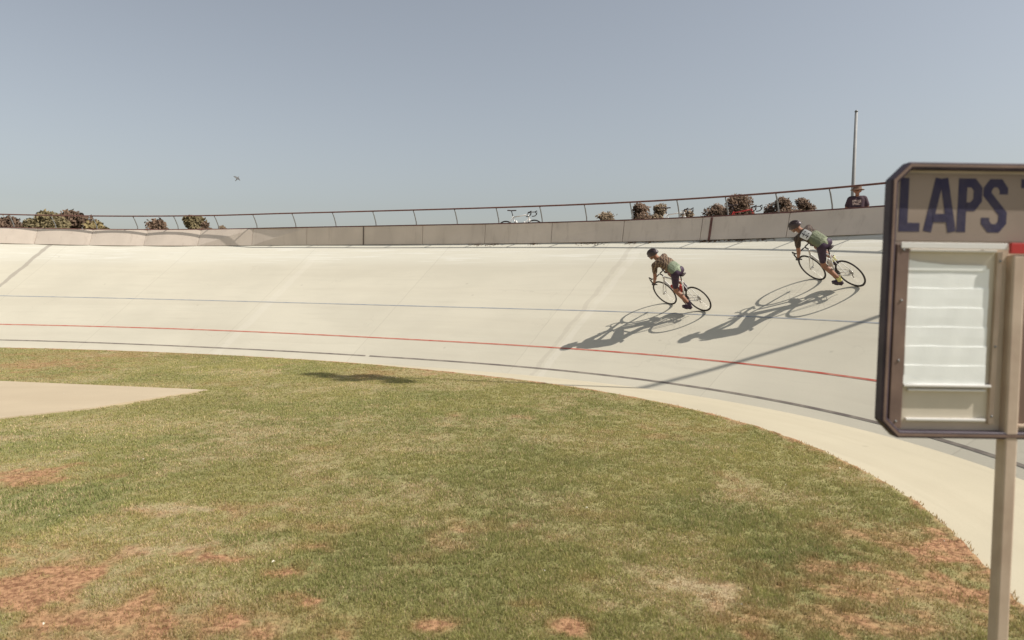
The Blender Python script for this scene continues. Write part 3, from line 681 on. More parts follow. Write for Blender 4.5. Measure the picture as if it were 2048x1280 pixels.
def make_rider(label, jm, shorts_m, glove_m, sock_m, group, bib=None, headyaw=0.0, crank=0.0):
    r = empty('person', label=label, cat='cyclist', group=group)
    BB = Vector((.41, 0, .27)); dv = Vector((math.sin(crank), 0, -math.cos(crank)))*.17
    sh = {s: Vector((.685, s*.165, 1.275)) for s in (1, -1)}
    hand = {s: Vector((.905, s*.212, .785)) for s in (1, -1)}
    body = []; jer = []; sho = []; shoes = {}; 
    # torso
    sp = [((.27, 0, 1.055), .104), ((.375, 0, 1.155), .102), ((.49, 0, 1.235), .110), ((.62, 0, 1.280), .104)]
    for (p, a), (q, b) in zip(sp, sp[1:]):
        for y in (-.045, 0, .045):
            body.append(((p[0], y, p[2]), (q[0], y*1.2, q[2]), a*(.86 if y else .98), b*(.86 if y else .98))); jer.append(((p[0], y, p[2]), (q[0], y*1.2, q[2]), a*(.86 if y else .98)+.008, b*(.86 if y else .98)+.008))
    for y in (-1, 1):
        body.append(((.62, y*.05, 1.285), tuple(sh[y]), .085, .062)); jer.append(((.62, y*.05, 1.285), tuple(sh[y]), .095, .072))
    # neck, head
    N0 = Vector((.69, 0, 1.325)); H0 = Vector((.805, 0, 1.43)); cy, sy = math.cos(headyaw), math.sin(headyaw)
    hd = lambda x, y, z: tuple(H0+Vector((x*cy-y*sy, x*sy+y*cy, z)))
    body += [(tuple(N0), tuple(H0-Vector((.03, 0, .03))), .062, .055), (hd(-.015, 0, .02), hd(.035, 0, .0), .088, .080), (hd(.04, 0, -.02), hd(.065, 0, -.075), .062, .042),
             (hd(.105, 0, -.005), hd(.122, 0, -.028), .012, .016, 8), (hd(-.005, .083, -.015), hd(-.012, .086, .012), .014, .016, 8), (hd(-.005, -.083, -.015), hd(-.012, -.086, .012), .014, .016, 8),
             (hd(.085, .014, -.062), hd(.085, -.014, -.062), .012, .012, 8)]
    for s in (1, -1):
        el = knee(sh[s], hand[s], .30, .275, (-.6, s*.55, -.1))
        el_d = (el-sh[s]).normalized()
        body += [(tuple(sh[s]), tuple(el), .052, .038), (tuple(el), tuple(hand[s]+Vector((-.01, 0, .02))), .040, .026)]
        jer.append((tuple(sh[s]), tuple(sh[s]+(el-sh[s])*.48), .066, .056))
        # legs
        pedal = BB+Vector((0, s*.115, 0))+dv*s; ank = pedal+Vector((-.12, 0, .12)) if s > 0 else pedal+Vector((-.11, 0, .13))
        hip = Vector((.285, s*.085, 1.00)); kn = knee(hip, ank, .435, .42, (1, s*.06, .3))
        body += [(tuple(hip), tuple(kn), .082, .052), (tuple(kn), tuple(kn+(ank-kn)*.35+Vector((-.012, 0, 0))), .054, .056), (tuple(kn+(ank-kn)*.35+Vector((-.012, 0, 0))), tuple(ank), .056, .036),
                 (tuple(ank), tuple(pedal+Vector((-.10, 0, .045))), .036, .034), (tuple(pedal+Vector((-.10, 0, .045))), tuple(pedal+Vector((.07, 0, .035))), .034, .027)]
        sho += [(tuple(hip+Vector((-.01, 0, .02))), tuple(hip+(kn-hip)*.72), .092, .066)]
        shoes[s] = (pedal, ank)
    sho += [((.262, -.05, 1.045), (.262, .05, 1.045), .102, .102)]
    obj('body', remeshed('body', body, .011, 3), M['skin'], r)
    j = obj('jersey', remeshed('jersey', jer, .011, 4), jm, r)
    obj('shorts', remeshed('shorts', sho, .011, 3), shorts_m, r)
    for s in (1, -1):
        pedal, ank = shoes[s]
        sh_ = obj('shoe', remeshed('shoe', [(tuple(pedal+Vector((-.115, 0, .05))), tuple(pedal+Vector((-.11, 0, .085))), .044, .038), (tuple(pedal+Vector((-.12, 0, .042))), tuple(pedal+Vector((.02, s*.004, .040))), .042, .044), (tuple(pedal+Vector((.02, s*.004, .038))), tuple(pedal+Vector((.095, 0, .03))), .043, .030)], .009, 2), M['shorts'], r)
        obj('sole', MB().box(pedal+Vector((-.02, 0, .008)), (.12, .036, .006)).mesh(), M['black'], sh_)
        q = ank+(Vector((.0, 0, .09))); obj('sock', MB().tube([pedal+Vector((-.115, 0, .10)), ank+Vector((0, 0, .01)), ank+Vector((.012, 0, .07))], [.043, .043, .046], 14, cap=False).mesh(), sock_m, r)
        # hand gripping the drop: palm, four fingers curled round the bar, thumb at the side
        h = hand[s]; g = [(tuple(h+Vector((-.03, s*.012, .035))), tuple(h+Vector((.0, s*.016, .012))), .030, .030)]
        for q_, (dx, ln) in enumerate(((.030, .9), (.010, 1.0), (-.010, .95), (-.030, .78))):
            k0 = h+Vector((dx, s*.028, .012)); k1 = h+Vector((dx+.004, s*.038, -.018*ln)); k2 = h+Vector((dx+.004, s*.012, -.036*ln)); k3 = h+Vector((dx, -s*.014, -.026*ln))
            g += [(tuple(k0), tuple(k1), .0095, .009, 8), (tuple(k1), tuple(k2), .009, .0085, 8), (tuple(k2), tuple(k3), .0085, .0075, 8)]
        g += [(tuple(h+Vector((-.01, -s*.004, .03))), tuple(h+Vector((.02, -s*.024, .015))), .012, .0105, 8), (tuple(h+Vector((.02, -s*.024, .015))), tuple(h+Vector((.034, -s*.022, -.012))), .0105, .009, 8)]
        obj('gloved_hand', remeshed('gloved_hand', g, .0045, 1), glove_m, r)
    # helmet: vented shell made of a cap and raised ribs, with a strap
    hm = MB(); n = 20; rows = 8; vs = []; C0 = H0+Vector((0, 0, .025)); loc = lambda x, y, z: Vector((x*cy-y*sy, x*sy+y*cy, z))
    tilt = Matrix.Rotation(R(14), 3, 'Y')
    for a in range(rows+1):
        th = math.pi/2*a/rows*1.08
        for b in range(n):
            ph = 2*math.pi*b/n; v = tilt @ Vector((.132*math.sin(th)*math.cos(ph)-.012-(.018 if math.cos(ph) < 0 else 0)*math.sin(th), .094*math.sin(th)*math.sin(ph), .104*math.cos(th)))
            vs.append(C0+loc(*v))
    fs = [(a*n+b, a*n+(b+1) % n, (a+1)*n+(b+1) % n, (a+1)*n+b) for a in range(rows) for b in range(n)]
    hm.add(vs, fs, True); he = obj('helmet', fix_normals(hm.mesh()), M['helmet'], r)
    for y in (-.062, -.034, 0, .034, .062):
        pts = []
        for a in np.linspace(-1.15, 1.25, 12):
            k = math.sqrt(max(0, 1-(y/.1)**2)); v = tilt @ Vector((.140*math.sin(a)*k-.014, y*(1.02-.22*abs(math.sin(a))), .112*math.cos(a)*k)); pts.append(C0+loc(*v))
        obj('helmet_rib', MB().tube(pts, [.004]+[.0095]*10+[.004], 7).mesh(), M['helmet'], he)
    st = MB()
    for s in (1, -1): st.tube([C0+loc(.02, s*.092, -.02), C0+loc(.035, s*.088, -.07), C0+loc(.05, s*.03, -.135), C0+loc(.05, 0, -.142)], .004, 5)
    obj('chin_strap', st.mesh(), M['cream'], he)
    gl = MB()
    for s in (1, -1): gl.capsule(H0+loc(.098, s*.030, .012), H0+loc(.088, s*.055, .010), .017, .015, 10)
    obj('sunglasses', gl.mesh(), M['black'], r)
    if bib:
        bm = MB(); Nn = Vector((-.42, .45, .79)).normalized(); U_ = Vector((-.88, 0, -.47)).normalized(); Vv = Nn.cross(U_).normalized(); O = Vector((.545, .035, 1.245))+Nn*.114
        pl = lambda x, y, z: O+U_*x+Vv*y+Nn*(z+.022-(x*x+y*y)*1.8)
        g = 8; a = .092; vs = []
        for i in range(g+1):
            for k in range(g+1):
                x, y = (i/g*2-1), (k/g*2-1); q = max(0, (abs(x)**6+abs(y)**6))**(1/6); q = max(q, 1e-6); mx_ = max(abs(x), abs(y), 1e-6); vs.append(pl(x*a*mx_/q, y*a*mx_/q, .004))
        fs = [(i*(g+1)+k, (i+1)*(g+1)+k, (i+1)*(g+1)+k+1, i*(g+1)+k+1) for i in range(g) for k in range(g)]
        bo = obj('race_number', MB().add(vs, fs, True).mesh(), M['white'], r, label='square white race number 44 on dark jersey')
        d = MB()
        for ox in (-.040, .040):
            stroke(d, [(ox+.008, .055), (ox-.030, -.016), (ox+.033, -.016)], .014, .005, .007, lambda x, y, z: pl(x, y, z)); stroke(d, [(ox+.014, .006), (ox+.014, -.057)], .014, .0055, .0076, lambda x, y, z: pl(x, y, z))
        obj('number_print', fix_normals(d.mesh(flat=True)), M['dark'], bo)
    return r

def ride_matrix(i, w, gam, delta):
    """rear wheel contact at station i, distance w up the slope; heading gam above the track direction; extra lean delta"""
    p = at(i, w); f = (at(i+1, w)-at(i-1, w)).normalized(); up = (at(i, w+.1)-at(i, w-.1)).normalized(); nn = f.cross(up)
    if nn.z < 0: nn = -nn
    h = (f*math.cos(gam)+up*math.sin(gam)).normalized(); side = nn.cross(h)   # left of the rider
    U = nn*math.cos(delta)+side*math.sin(delta); L = U.cross(h)
    return Matrix(((h.x, L.x, U.x, p.x), (h.y, L.y, U.y, p.y), (h.z, L.z, U.z, p.z), (0, 0, 0, 1)))
def find_iw(P):
    best = None
    for i in np.arange(70, 320, 1.0):
        i0 = int(i); dd = np.array(P[:2])-base[i0]; 
        if abs(dd@tan[i0]) < .05:
            w = dd@nor[i0]/math.cos(S('beta', i)); c = abs(dd@tan[i0])
            if best is None or c < best[0]: best = (c, i, w)
    return best[1:]
RIDES = []
for B, gam, de in (((4.163, 15.163), 13, 8.5), ((6.713, 13.615), 14.5, 12.5)):
    i, w = find_iw(B); RIDES.append((i, w, R(gam), R(de)))

GR = 'two cyclists riding down the banked turn'
b1 = make_bike('white road bicycle with red bottle, ridden by the lower cyclist on the banking', M['white'], M['red'], 'bicycles being ridden on the track', bottle=(M['red'], 1), crank=-.55)
b1.matrix_world = ride_matrix(*RIDES[0])
b2 = make_bike('white road bicycle with dark wheels, ridden by the cyclist wearing number 44', M['white'], M['white'], 'bicycles being ridden on the track', bottle=(M['white'],), crank=-.5)
b2.matrix_world = ride_matrix(*RIDES[1])
j1 = jersey_mat('camouflage_green_jersey', (.085, .05, .035), (.24, .165, .10), (.185, .215, .145), .37)
j2 = jersey_mat('dark_green_jersey', (.06, .04, .032), (.10, .07, .05), (.16, .175, .11), .43)
r1 = make_rider('crouched cyclist in striped brown and pale green jersey, lower of the two on the banking', j1, M['shorts'], M['dark'], M['shorts'], GR, None, .25, -.55)
r1.matrix_world = ride_matrix(*RIDES[0])
r2 = make_rider('crouched cyclist with white number 44 on dark and green jersey, riding nearer the wall', j2, M['shorts'], M['dark'], M['sock'], GR, '44', .3, -.5)
r2.matrix_world = ride_matrix(*RIDES[1])

# three bicycles parked behind the wall
def park(px, d, label, **k):
    i = station_at(px, d); p = out(i, d, WK); q = out(i-6, d, WK); f = (q-p).normalized(); f.z = 0; f.normalize()
    b = make_bike(label, **k); L = Vector((0, 0, 1)).cross(f); U = (Vector((0, 0, 1))-L*.10).normalized(); L = U.cross(f)
    b.matrix_world = Matrix(((f.x, L.x, U.x, p.x), (f.y, L.y, U.y, p.y), (f.z, L.z, U.z, p.z), (0, 0, 0, 1))); return b
GP = 'bicycles parked behind the wall'
park(1013, .42, 'white bicycle with black saddle standing alone behind the wall under the railing', frame_m=M['white'], accent=M['white'], group=GP, bottle=(M['white'], 1))
park(1318, 1.5, 'dark and white bicycle behind the wall between the two clumps of trees', frame_m=M['white'], accent=M['white'], group=GP)
park(1450, 1.8, 'red bicycle behind the wall in front of the largest brown tree', frame_m=M['red'], accent=M['red'], group=GP, fork_m=M['red'])

# ---------------------------------------------------------------- bench and seated spectator behind the wall
mW = mat('weathered_wood', (.22, .15, .09), .8, base2=(.14, .09, .055), scale=8)
def bench(px, d, ln, label):
    i = station_at(px, d); p = out(i, d, WK); f = (out(i-6, d, WK)-p).normalized(); a = math.atan2(f.y, f.x)
    r = empty('bench', p, (0, 0, a), label=label, cat='bench', group='benches behind the wall')
    for k in range(3): obj('seat_board', MB().box((0, -.14+.14*k, .43), (ln/2, .06, .02)).mesh(), mW, r)
    for x in (-ln/2+.25, ln/2-.25):
        obj('leg', MB().box((x, 0, .205), (.03, .17, .204)).mesh(), M['galv'], r)
    return r, p, f
_, bp_, bf = bench(1712, 2.05, 1.8, 'wooden bench under the seated spectator behind the wall')
bench(1480, 2.45, 2.6, 'wooden bench behind the red bicycle')
def spectator(loc, az):
    r = empty('person', loc, (0, 0, az), label='seated spectator in dark printed shirt and brimmed hat behind the wall below the pole', cat='spectator')
    b = []; sh = []; tr = []
    for y in (-.06, .06):
        b.append(((0, y, .55), (-.03, y*1.3, .92), .10, .105)); sh.append(((0, y, .60), (-.03, y*1.3, .92), .125, .118))
    b += [((-.03, -.15, .97), (-.03, .15, .97), .055, .055), ((-.03, 0, .98), (-.015, 0, 1.10), .05, .047), ((-.015, 0, 1.17), (.005, 0, 1.16), .085, .082), ((.02, 0, 1.12), (.04, 0, 1.075), .058, .042), ((.082, 0, 1.145), (.098, 0, 1.125), .011, .015, 8),
          ((-.01, .083, 1.13), (-.01, .085, 1.16), .013, .015, 8), ((-.01, -.083, 1.13), (-.01, -.085, 1.16), .013, .015, 8)]
    sh += [((-.03, -.15, .965), (-.03, .15, .965), .07, .07)]
    for s in (1, -1):
        el = (-.02, s*.255, .70); ha = (.24, s*.13, .56)
        b += [((-.03, s*.165, .96), el, .047, .038), (el, ha, .038, .026), ((0, s*.09, .54), (.42, s*.12, .52), .085, .058), ((.42, s*.12, .52), (.40, s*.12, .10), .056, .038), ((.38, s*.12, .06), (.56, s*.13, .04), .04, .03)]
        # hand resting on the thigh
        h = Vector(ha)+Vector((.05, -s*.01, .02)); b.append((ha, tuple(h), .026, .028))
        for q, (dy, l_) in enumerate(((-.027, .9), (-.009, 1), (.009, .95), (.027, .8))): b += [(tuple(h+Vector((.02, dy, 0))), tuple(h+Vector((.06*l_, dy*1.2, -.004))), .0095, .009, 8), (tuple(h+Vector((.06*l_, dy*1.2, -.004))), tuple(h+Vector((.095*l_, dy*1.2, -.02))), .009, .0075, 8)]
        b += [(tuple(h+Vector((-.01, -s*.02, 0))), tuple(h+Vector((.04, -s*.05, 0))), .011, .009, 8)]
        sh.append(((-.03, s*.17, .96), (-.024, s*.225, .80), .062, .058)); tr += [((0, s*.09, .545), (.42, s*.12, .525), .098, .070), ((.42, s*.12, .525), (.405, s*.12, .16), .068, .06)]
    tr.append(((0, -.05, .56), (0, .05, .56), .11, .11))
    obj('body', remeshed('body', b, .011, 2), M['skin'], r)
    ms = mat('dark_printed_shirt', (.06, .035, .045), .8); t = NT(ms); tc = t.n('ShaderNodeTexCoord').outputs['Object']; sep = t.n('ShaderNodeSeparateXYZ'); t.l(tc, sep.inputs[0])
    nz = t.noise(tc, 26, 2); ins = t.m('MULTIPLY', t.m('MULTIPLY', t.m('LESS_THAN', t.m('ABSOLUTE', sep.outputs[1]), .10), t.m('LESS_THAN', t.m('ABSOLUTE', t.m('SUBTRACT', sep.outputs[2], .86)), .065)), t.m('GREATER_THAN', sep.outputs[0], .03))
    t.l(t.mix(t.m('MULTIPLY', ins, t.ss(nz, .42, .5)), (.06, .035, .045), (.55, .42, .36)), ms.node_tree.nodes['Principled BSDF'].inputs['Base Color'])
    obj('shirt', remeshed('shirt', sh, .011, 3), ms, r); obj('trousers', remeshed('trousers', tr, .012, 3), M['shorts'], r)
    for s in (1, -1): obj('shoe', remeshed('shoe', [((.375, s*.12, .055), (.385, s*.12, .09), .045, .042), ((.38, s*.12, .045), (.57, s*.13, .035), .043, .034)], .01, 1), M['dark'], r)
    h = MB(); n = 24; rows = [(.0, .118), (.03, .112), (.085, .104), (.105, .085), (.113, .0005)]; z0 = 1.185; vs = []; fs = []
    for z, rr in rows:
        for k in range(n): a = 2*math.pi*k/n; vs.append((rr*math.cos(a)-.005, rr*.9*math.sin(a), z0+z))
    fs = [(i*n+k, i*n+(k+1) % n, (i+1)*n+(k+1) % n, (i+1)*n+k) for i in range(len(rows)-1) for k in range(n)]
    h.add(vs, fs, True); hat = obj('hat', fix_normals(h.mesh()), mat('brown_hat', (.16, .10, .07), .85), r)
    vs = []
    for rr, z in ((.10, .012), (.185, -.012), (.185, -.018), (.10, .004)):
        for k in range(n): a = 2*math.pi*k/n; vs.append((rr*math.cos(a)-.005, rr*.88*math.sin(a), z0+z+.01*abs(math.sin(a))))
    fs = [(i*n+k, i*n+(k+1) % n, ((i+1) % 4)*n+(k+1) % n, ((i+1) % 4)*n+k) for i in range(4) for k in range(n)]
    obj('hat_brim', fix_normals(MB().add(vs, fs, True).mesh()), hat.data.materials[0], hat)
    e = MB()
    for s in (1, -1): e.capsule((.072, s*.030, 1.155), (.074, s*.030, 1.155), .011, .011, 8)
    obj('eyes', e.mesh(), M['dark'], r)
cdir = math.atan2(-bp_.y+2, -bp_.x-1)
spectator(tuple(bp_), cdir)

# ---------------------------------------------------------------- poles
mP = mat('pale_painted_pole', (.29, .29, .285), .6, var=.06, scale=3)
Yp = 36.0; Xp = (1697-1024)/FPX*Yp
pr = empty('utility_pole', (Xp, Yp, -.06), label='tall thin pale pole standing beyond the wall behind the spectator', cat='pole')
obj('shaft', MB().tube([(0, 0, 0), (.06, 0, 6), (.12, 0, 10.55)], [.115, .095, .07], 14).mesh(), mP, pr)
obj('pole_cap', MB().tube([(.12, 0, 10.55), (.121, 0, 10.62)], [.09, .05], 12).mesh(), M['galv'], pr)
obj('base_plate', MB().box((0, 0, .03), (.3, .3, .03)).mesh(), M['galv'], pr)

e1 = Vector((2.70, 13.32)); sd_ = Vector((math.cos(SUN_AZ), math.sin(SUN_AZ)))
k = 3.0
while True:
    q = e1+sd_*k; i, d = nearest_base((q.x, q.y))
    if d > S('ww', i)*math.cos(S('beta', i))+1.0: break
    k += .1
zb = S('ww', i)*math.sin(S('beta', i))+WK
tip = Vector((-2.85, 15.45)); Ht = (q-tip).dot(sd_)*math.tan(SUN_EL)
fl = empty('floodlight_mast', (q.x, q.y, zb), label='tall floodlight mast standing behind the wall just right of the view', cat='floodlight')
obj('mast', MB().tube([(0, 0, 0), (0, 0, Ht-zb+.6)], [.06, .042], 14).mesh(), mP, fl)
ax = Vector((-.72, .69, 0)); fw = Vector((-.69, -.72, 0))
for zz in (.75, -.55):
    a = Vector((0, 0, Ht-zb+zz)); arm = obj('cross_arm', MB().tube([a-ax*.75, a+ax*.7], .045, 8).mesh(), M['galv'], fl)
    for u in (-.65, 0, .6):
        c = a+ax*u+fw*.15+Vector((0, 0, .12)); dn = (fw+Vector((0, 0, -.8))).normalized()
        obj('floodlight', MB().tube([c-dn*.2, c-dn*.1, c+dn*.12, c+dn*.2], [.08, .17, .27, .29], 14).mesh(), M['galv'], arm)

# ---------------------------------------------------------------- trees beyond the wall
leafm = {}
for nm, a, b in (('brown_olive', (.195, .13, .088), (.115, .078, .055)), ('olive', (.24, .195, .105), (.145, .118, .065)), ('yellow_olive', (.29, .23, .11), (.18, .14, .07)), ('pale_brown', (.28, .215, .145), (.18, .135, .09))):
    leafm[nm] = mat(nm+'_foliage', a, .8, base2=b, scale=1.1, spec=.1, detail=3)
mBark = mat('bark', (.12, .085, .06), .9, var=.2, scale=6)
def tree(px, hw, top, Y, mname, label, n=1500, low=None, sparse=0.0, lobes=7, name='tree', cat='tree', group=None, seed=0, leaf=.125):
    rd = random.Random(seed); sc = Y/FPX; X = (px-1024)*sc; zt = CAM_H+(554.5-top)*sc; W_ = hw*sc
    zb_ = low if low is not None else max(1.6, zt-W_*2.6)
    r = empty(name, (X, Y, -.06), label=label, cat=cat, group=group)
    tk = MB(); tk.tube([(0, 0, 0), (.05, 0, zb_*.6), (-.05, .05, (zb_+zt)/2)], [.05+.035*W_, .04+.028*W_, .02], 8)
    cs = []
    for k in range(lobes):
        a = rd.random()*6.28; rr = W_*(.15+.62*math.sqrt(rd.random())); h = zb_+(zt-zb_)*(.2+.72*rd.random()); lim = 1-.55*((h-zb_)/(zt-zb_))**2
        c = Vector((rr*math.cos(a)*lim, rr*math.sin(a)*lim, h)); rad_ = W_*(.36+.24*rd.random()); 
        if c.z+rad_*.8 > zt: c.z = zt-rad_*.8
        cs.append((c, rad_)); tk.tube([(0, 0, zb_*.55+.2*k/lobes), tuple((c+Vector((0, 0, zb_*.6)))*.5), tuple(c)], [.02+.012*W_, .02, .008], 5)
    cs.append((Vector((0, 0, zt-W_*.38)), W_*.36))
    obj('trunk', tk.mesh(), mBark, r)
    vs = []; fs = []
    for k in range(int(n*2.0)):
        c, ra = cs[rd.randrange(len(cs))]; d = Vector((rd.gauss(0, 1), rd.gauss(0, 1), rd.gauss(0, 1))).normalized(); u = rd.random()**.45
        if rd.random() < .12: u *= 1.08+.2*rd.random()
        p = c+Vector((d.x*ra*u, d.y*ra*u, d.z*ra*u*.85))
        s = leaf*(.6+.8*rd.random()); e1_ = Vector((rd.gauss(0, 1), rd.gauss(0, 1), rd.gauss(0, 1))).normalized(); e2_ = e1_.orthogonal().normalized()*s*.55; e1_ *= s
        m = len(vs); vs += [p-e1_, p+e2_, p+e1_, p-e2_]; fs.append((m, m+1, m+2, m+3))
    obj('crown', MB().add(vs, fs).mesh(flat=True), leafm[mname], r); return r
TL = [(22, 42, 431, 50, 'brown_olive', 'dark brown olive tree farthest left beyond the wall', 1900), (64, 36, 437, 53, 'olive', 'low olive tree between the two dark trees at far left', 1300),
      (112, 38, 423, 49, 'olive', 'olive tree with a wispy tuft above the railing at left', 1900), (160, 40, 421, 51, 'brown_olive', 'dark tree topped by uneven tufts, right of the wispy olive tree', 1900),
      (90, 40, 438, 55, 'pale_brown', 'low pale bush behind the gap between the two tall left trees', 1300), (138, 40, 436, 56, 'olive', 'broad low olive bush between the wispy tree and the tufted dark tree', 1300),
      (198, 30, 441, 46, 'yellow_olive', 'round yellowish bush at the right end of the left row of trees', 1300), (316, 32, 438, 50, 'brown_olive', 'small spiky brown bush standing alone beyond the left wall', 1100),
      (388, 30, 431, 55, 'olive', 'compact olive tree to the right of the lone spiky bush', 1500), (414, 18, 443, 54, 'brown_olive', 'low brown bush touching the compact olive tree', 700), (447, 15, 450, 56, 'pale_brown', 'tiny pale bush just showing above the left wall', 300),
      (1208, 25, 424, 52, 'pale_brown', 'thin pale bare shrub right of the white bicycle', 260), (1281, 27, 407, 60, 'brown_olive', 'narrow brown tree left of the parked dark bicycle', 1300), (1313, 25, 408, 61, 'pale_brown', 'pale brown tree behind the parked dark bicycle saddle', 1000),
      (1376, 23, 421, 62, 'pale_brown', 'low pale bush behind the parked dark bicycle handlebar', 700), (1430, 29, 406, 60, 'brown_olive', 'brown tree joined to the left side of the largest tree', 1200), (1467, 40, 391, 58, 'brown_olive', 'largest brown tree, behind the red bicycle', 2600),
      (1560, 36, 391, 60, 'brown_olive', 'broad brown tree left of the pole and the spectator', 2000), (1597, 31, 393, 61, 'brown_olive', 'brown tree nearest to the pole, right of the broad one', 1500)]
for k, (px, hw, top, Y, mn, lb, n) in enumerate(TL):
    tree(px, hw, top, Y, mn, lb, n, seed=k*7+3, group='trees and bushes beyond the wall', name='bush' if ('bush' in lb or 'shrub' in lb) else 'tree', cat='bush' if ('bush' in lb or 'shrub' in lb) else 'tree', lobes=9 if n > 1000 else 6)

# wind-blown leaves and grit caught at the foot of the wall
lt = MB()
for px, wd, n in ((955, 14, 40), (985, 20, 60), (1068, 10, 30), (1180, 30, 80), (1262, 12, 40), (1418, 26, 120), (1300, 18, 30), (1475, 30, 90), (1530, 26, 60), (1600, 24, 50)):
    for k in range(n):
        i = wall_i(px+random.gauss(0, wd*.5)); c = at(i, S('ww', i)-abs(random.gauss(.02, .05)), .006); a = random.random()*6.28; z = random.uniform(.012, .03)
        u = Vector((math.cos(a), math.sin(a), .3))*z; v = Vector((-math.sin(a), math.cos(a), .5))*z*.7; lt.add([c-u, c+v, c+u, c-v+Vector((0, 0, .01))], [(0, 1, 2, 3)])
obj('leaf_drift', lt.mesh(flat=True), mat('dead_leaves', (.16, .085, .055), .9, base2=(.3, .2, .13), scale=30), kind='stuff', label='small brown leaf drifts caught along the foot of the beige wall', cat='litter')

# ---------------------------------------------------------------- bird in the sky
v = ray(475, 357); p = Vector((0, 0, CAM_H))+v*38
bd_ = MB(); bd_.capsule((-.09, 0, 0), (.07, 0, .01), .03, .035, 10); bd_.capsule((.09, 0, .02), (.12, 0, .022), .02, .016, 8); bd_.add([(-.10, -.01, 0), (-.10, .01, 0), (-.19, .035, 0), (-.19, -.035, 0)], [(0, 1, 2, 3)])
br = obj('bird', bd_.mesh(), mat('grey_feathers', (.20, .20, .20), .8), None, label='small grey bird flying in the sky over the left part of the wall', cat='bird'); br.location = p; br.rotation_euler = (R(50), R(-50), R(30))
for s in (1, -1):
    obj('wing', fix_normals(MB().add([(.06, s*.03, .01), (-.05, s*.03, .01), (-.05, s*.15, .06), (-.03, s*.27, .03), (.03, s*.15, .065), (.06, s*.03, .02), (-.05, s*.03, .02), (-.05, s*.15, .066), (-.03, s*.27, .035), (.03, s*.15, .072)],
        [(0, 1, 2, 4), (2, 3, 4), (5, 9, 7, 6), (7, 9, 8), (0, 4, 9, 5), (1, 6, 7, 2), (2, 7, 8, 3), (4, 3, 8, 9)]).mesh()), br.data.materials[0], br)

# ---------------------------------------------------------------- lap board
SY = 2.60; SCL = FPX/SY; X0 = (1757-1024)/SCL
mF = mat('dark_purple_frame', (.065, .045, .06), .55, base2=(.032, .022, .034), scale=9, spec=.35, bump=.15); mRim = mat('brown_frame_face', (.25, .17, .13), .6, base2=(.15, .10, .08), scale=7, bump=.1)
mBd = mat('weathered_sign_board', (.56, .47, .37), .7, var=.09, scale=4, bump=.05); mNavy = mat('navy_letters', (.030, .026, .065), .65, base2=(.05, .042, .07), scale=18, bump=.2); mCard = mat('white_card', (.88, .90, .86), .6, var=.04, scale=7)
mMul = mat('tan_post_paint', (.56, .45, .345), .6, base2=(.44, .335, .25), scale=6, bump=.1); mRec = mat('brown_recess', (.20, .135, .10), .7, var=.15, scale=4); mPaper = mat('pale_lower_panel', (.60, .54, .43), .7, var=.05, scale=5)
zc = lambda y: CAM_H+(554.5-y)/SCL
sg = empty('lap_board', (X0+(2012-1757)/SCL-.0286, SY, -.0065), (0, R(0.8), 0), label='large framed lap board reading LAPS with white cards on a pale post beside the track', cat='sign')
PXC = 2012
def L2(x, y): return ((x-PXC)/SCL, zc(y))           # board coordinates: metres right of the post, metres above its foot
def pl(x, y, z): return Vector((x, z, y))
def rect(name, x0, y0, x1, y1, d0, d1, m, parent=None, bev=0, **k):
    (a, t_), (b, u_) = L2(x0, y0), L2(x1, y1)
    o = obj(name, MB().box(((a+b)/2, (d0+d1)/2, (t_+u_)/2), ((b-a)/2, (d1-d0)/2, (t_-u_)/2)).mesh(), m, parent or sg, **k)
    md = o.modifiers.new('bevel', 'BEVEL'); md.width = bev or .002; md.segments = 2; return o
FL, FR, FT, FB = 1770, 2338, 336, 868               # centre line of the frame
ch = 30
ringp = [L2(FL+ch, FT), L2(FR-ch, FT), L2(FR, FT+ch), L2(FR, FB-ch), L2(FR-ch, FB), L2(FL+ch, FB), L2(FL, FB-ch), L2(FL, FT+ch)]
f = MB(); stroke(f, ringp, .026, -.034, .016, pl, closed=True); fo = obj('frame', fix_normals(f.mesh(flat=True)), mF, sg)
md = fo.modifiers.new('bevel', 'BEVEL'); md.width = .006; md.segments = 3; md.limit_method = 'ANGLE'
f = MB(); stroke(f, ringp, .010, -.0365, -.0342, pl, closed=True); obj('frame_face', fix_normals(f.mesh(flat=True)), mRim, fo)
poly = [L2(FL+ch, FT+2), L2(FR-ch, FT+2), L2(FR-2, FT+ch), L2(FR-2, FB-ch), L2(FR-ch, FB-2), L2(FL+ch, FB-2), L2(FL+2, FB-ch), L2(FL+2, FT+ch)]
vs = [pl(x, y, 0) for x, y in poly]+[pl(x, y, .012) for x, y in poly]; n = 8
obj('board', fix_normals(MB().add(vs, [tuple(range(n)), tuple(range(n, 2*n))]+[(i, (i+1) % n, (i+1) % n+n, i+n) for i in range(n)]).mesh(flat=True)), mBd, sg)
def letter(name, strokes, w=17.5):
    w = max(w, 16.5)
    mb = MB()
    for q, pts in enumerate(strokes): stroke(mb, [L2(p[0]-1-(p[0]-1793)*.055 if p[0] < 2030 else p[0]-12, p[1]+2) for p in pts], w/SCL, -.0037-.0003*q, -.0032, pl)
    return obj(name, fix_normals(mb.mesh(flat=True)), mNavy, sg)
T_, B_ = 356, 461; h_ = w_ = 8.25
letter('letter_l', [[(1799, T_), (1799, B_-h_), (1834, B_-h_)]])
letter('letter_a', [[(1850, B_), (1871.5, T_)], [(1902, B_), (1880.5, T_)], [(1861, 434), (1891, 434)]], 15)
letter('letter_p', [[(1921, B_), (1921, T_+h_), (1943, T_+h_), (1953, T_+20), (1953, 398), (1943, 411), (1929.5, 411)]])
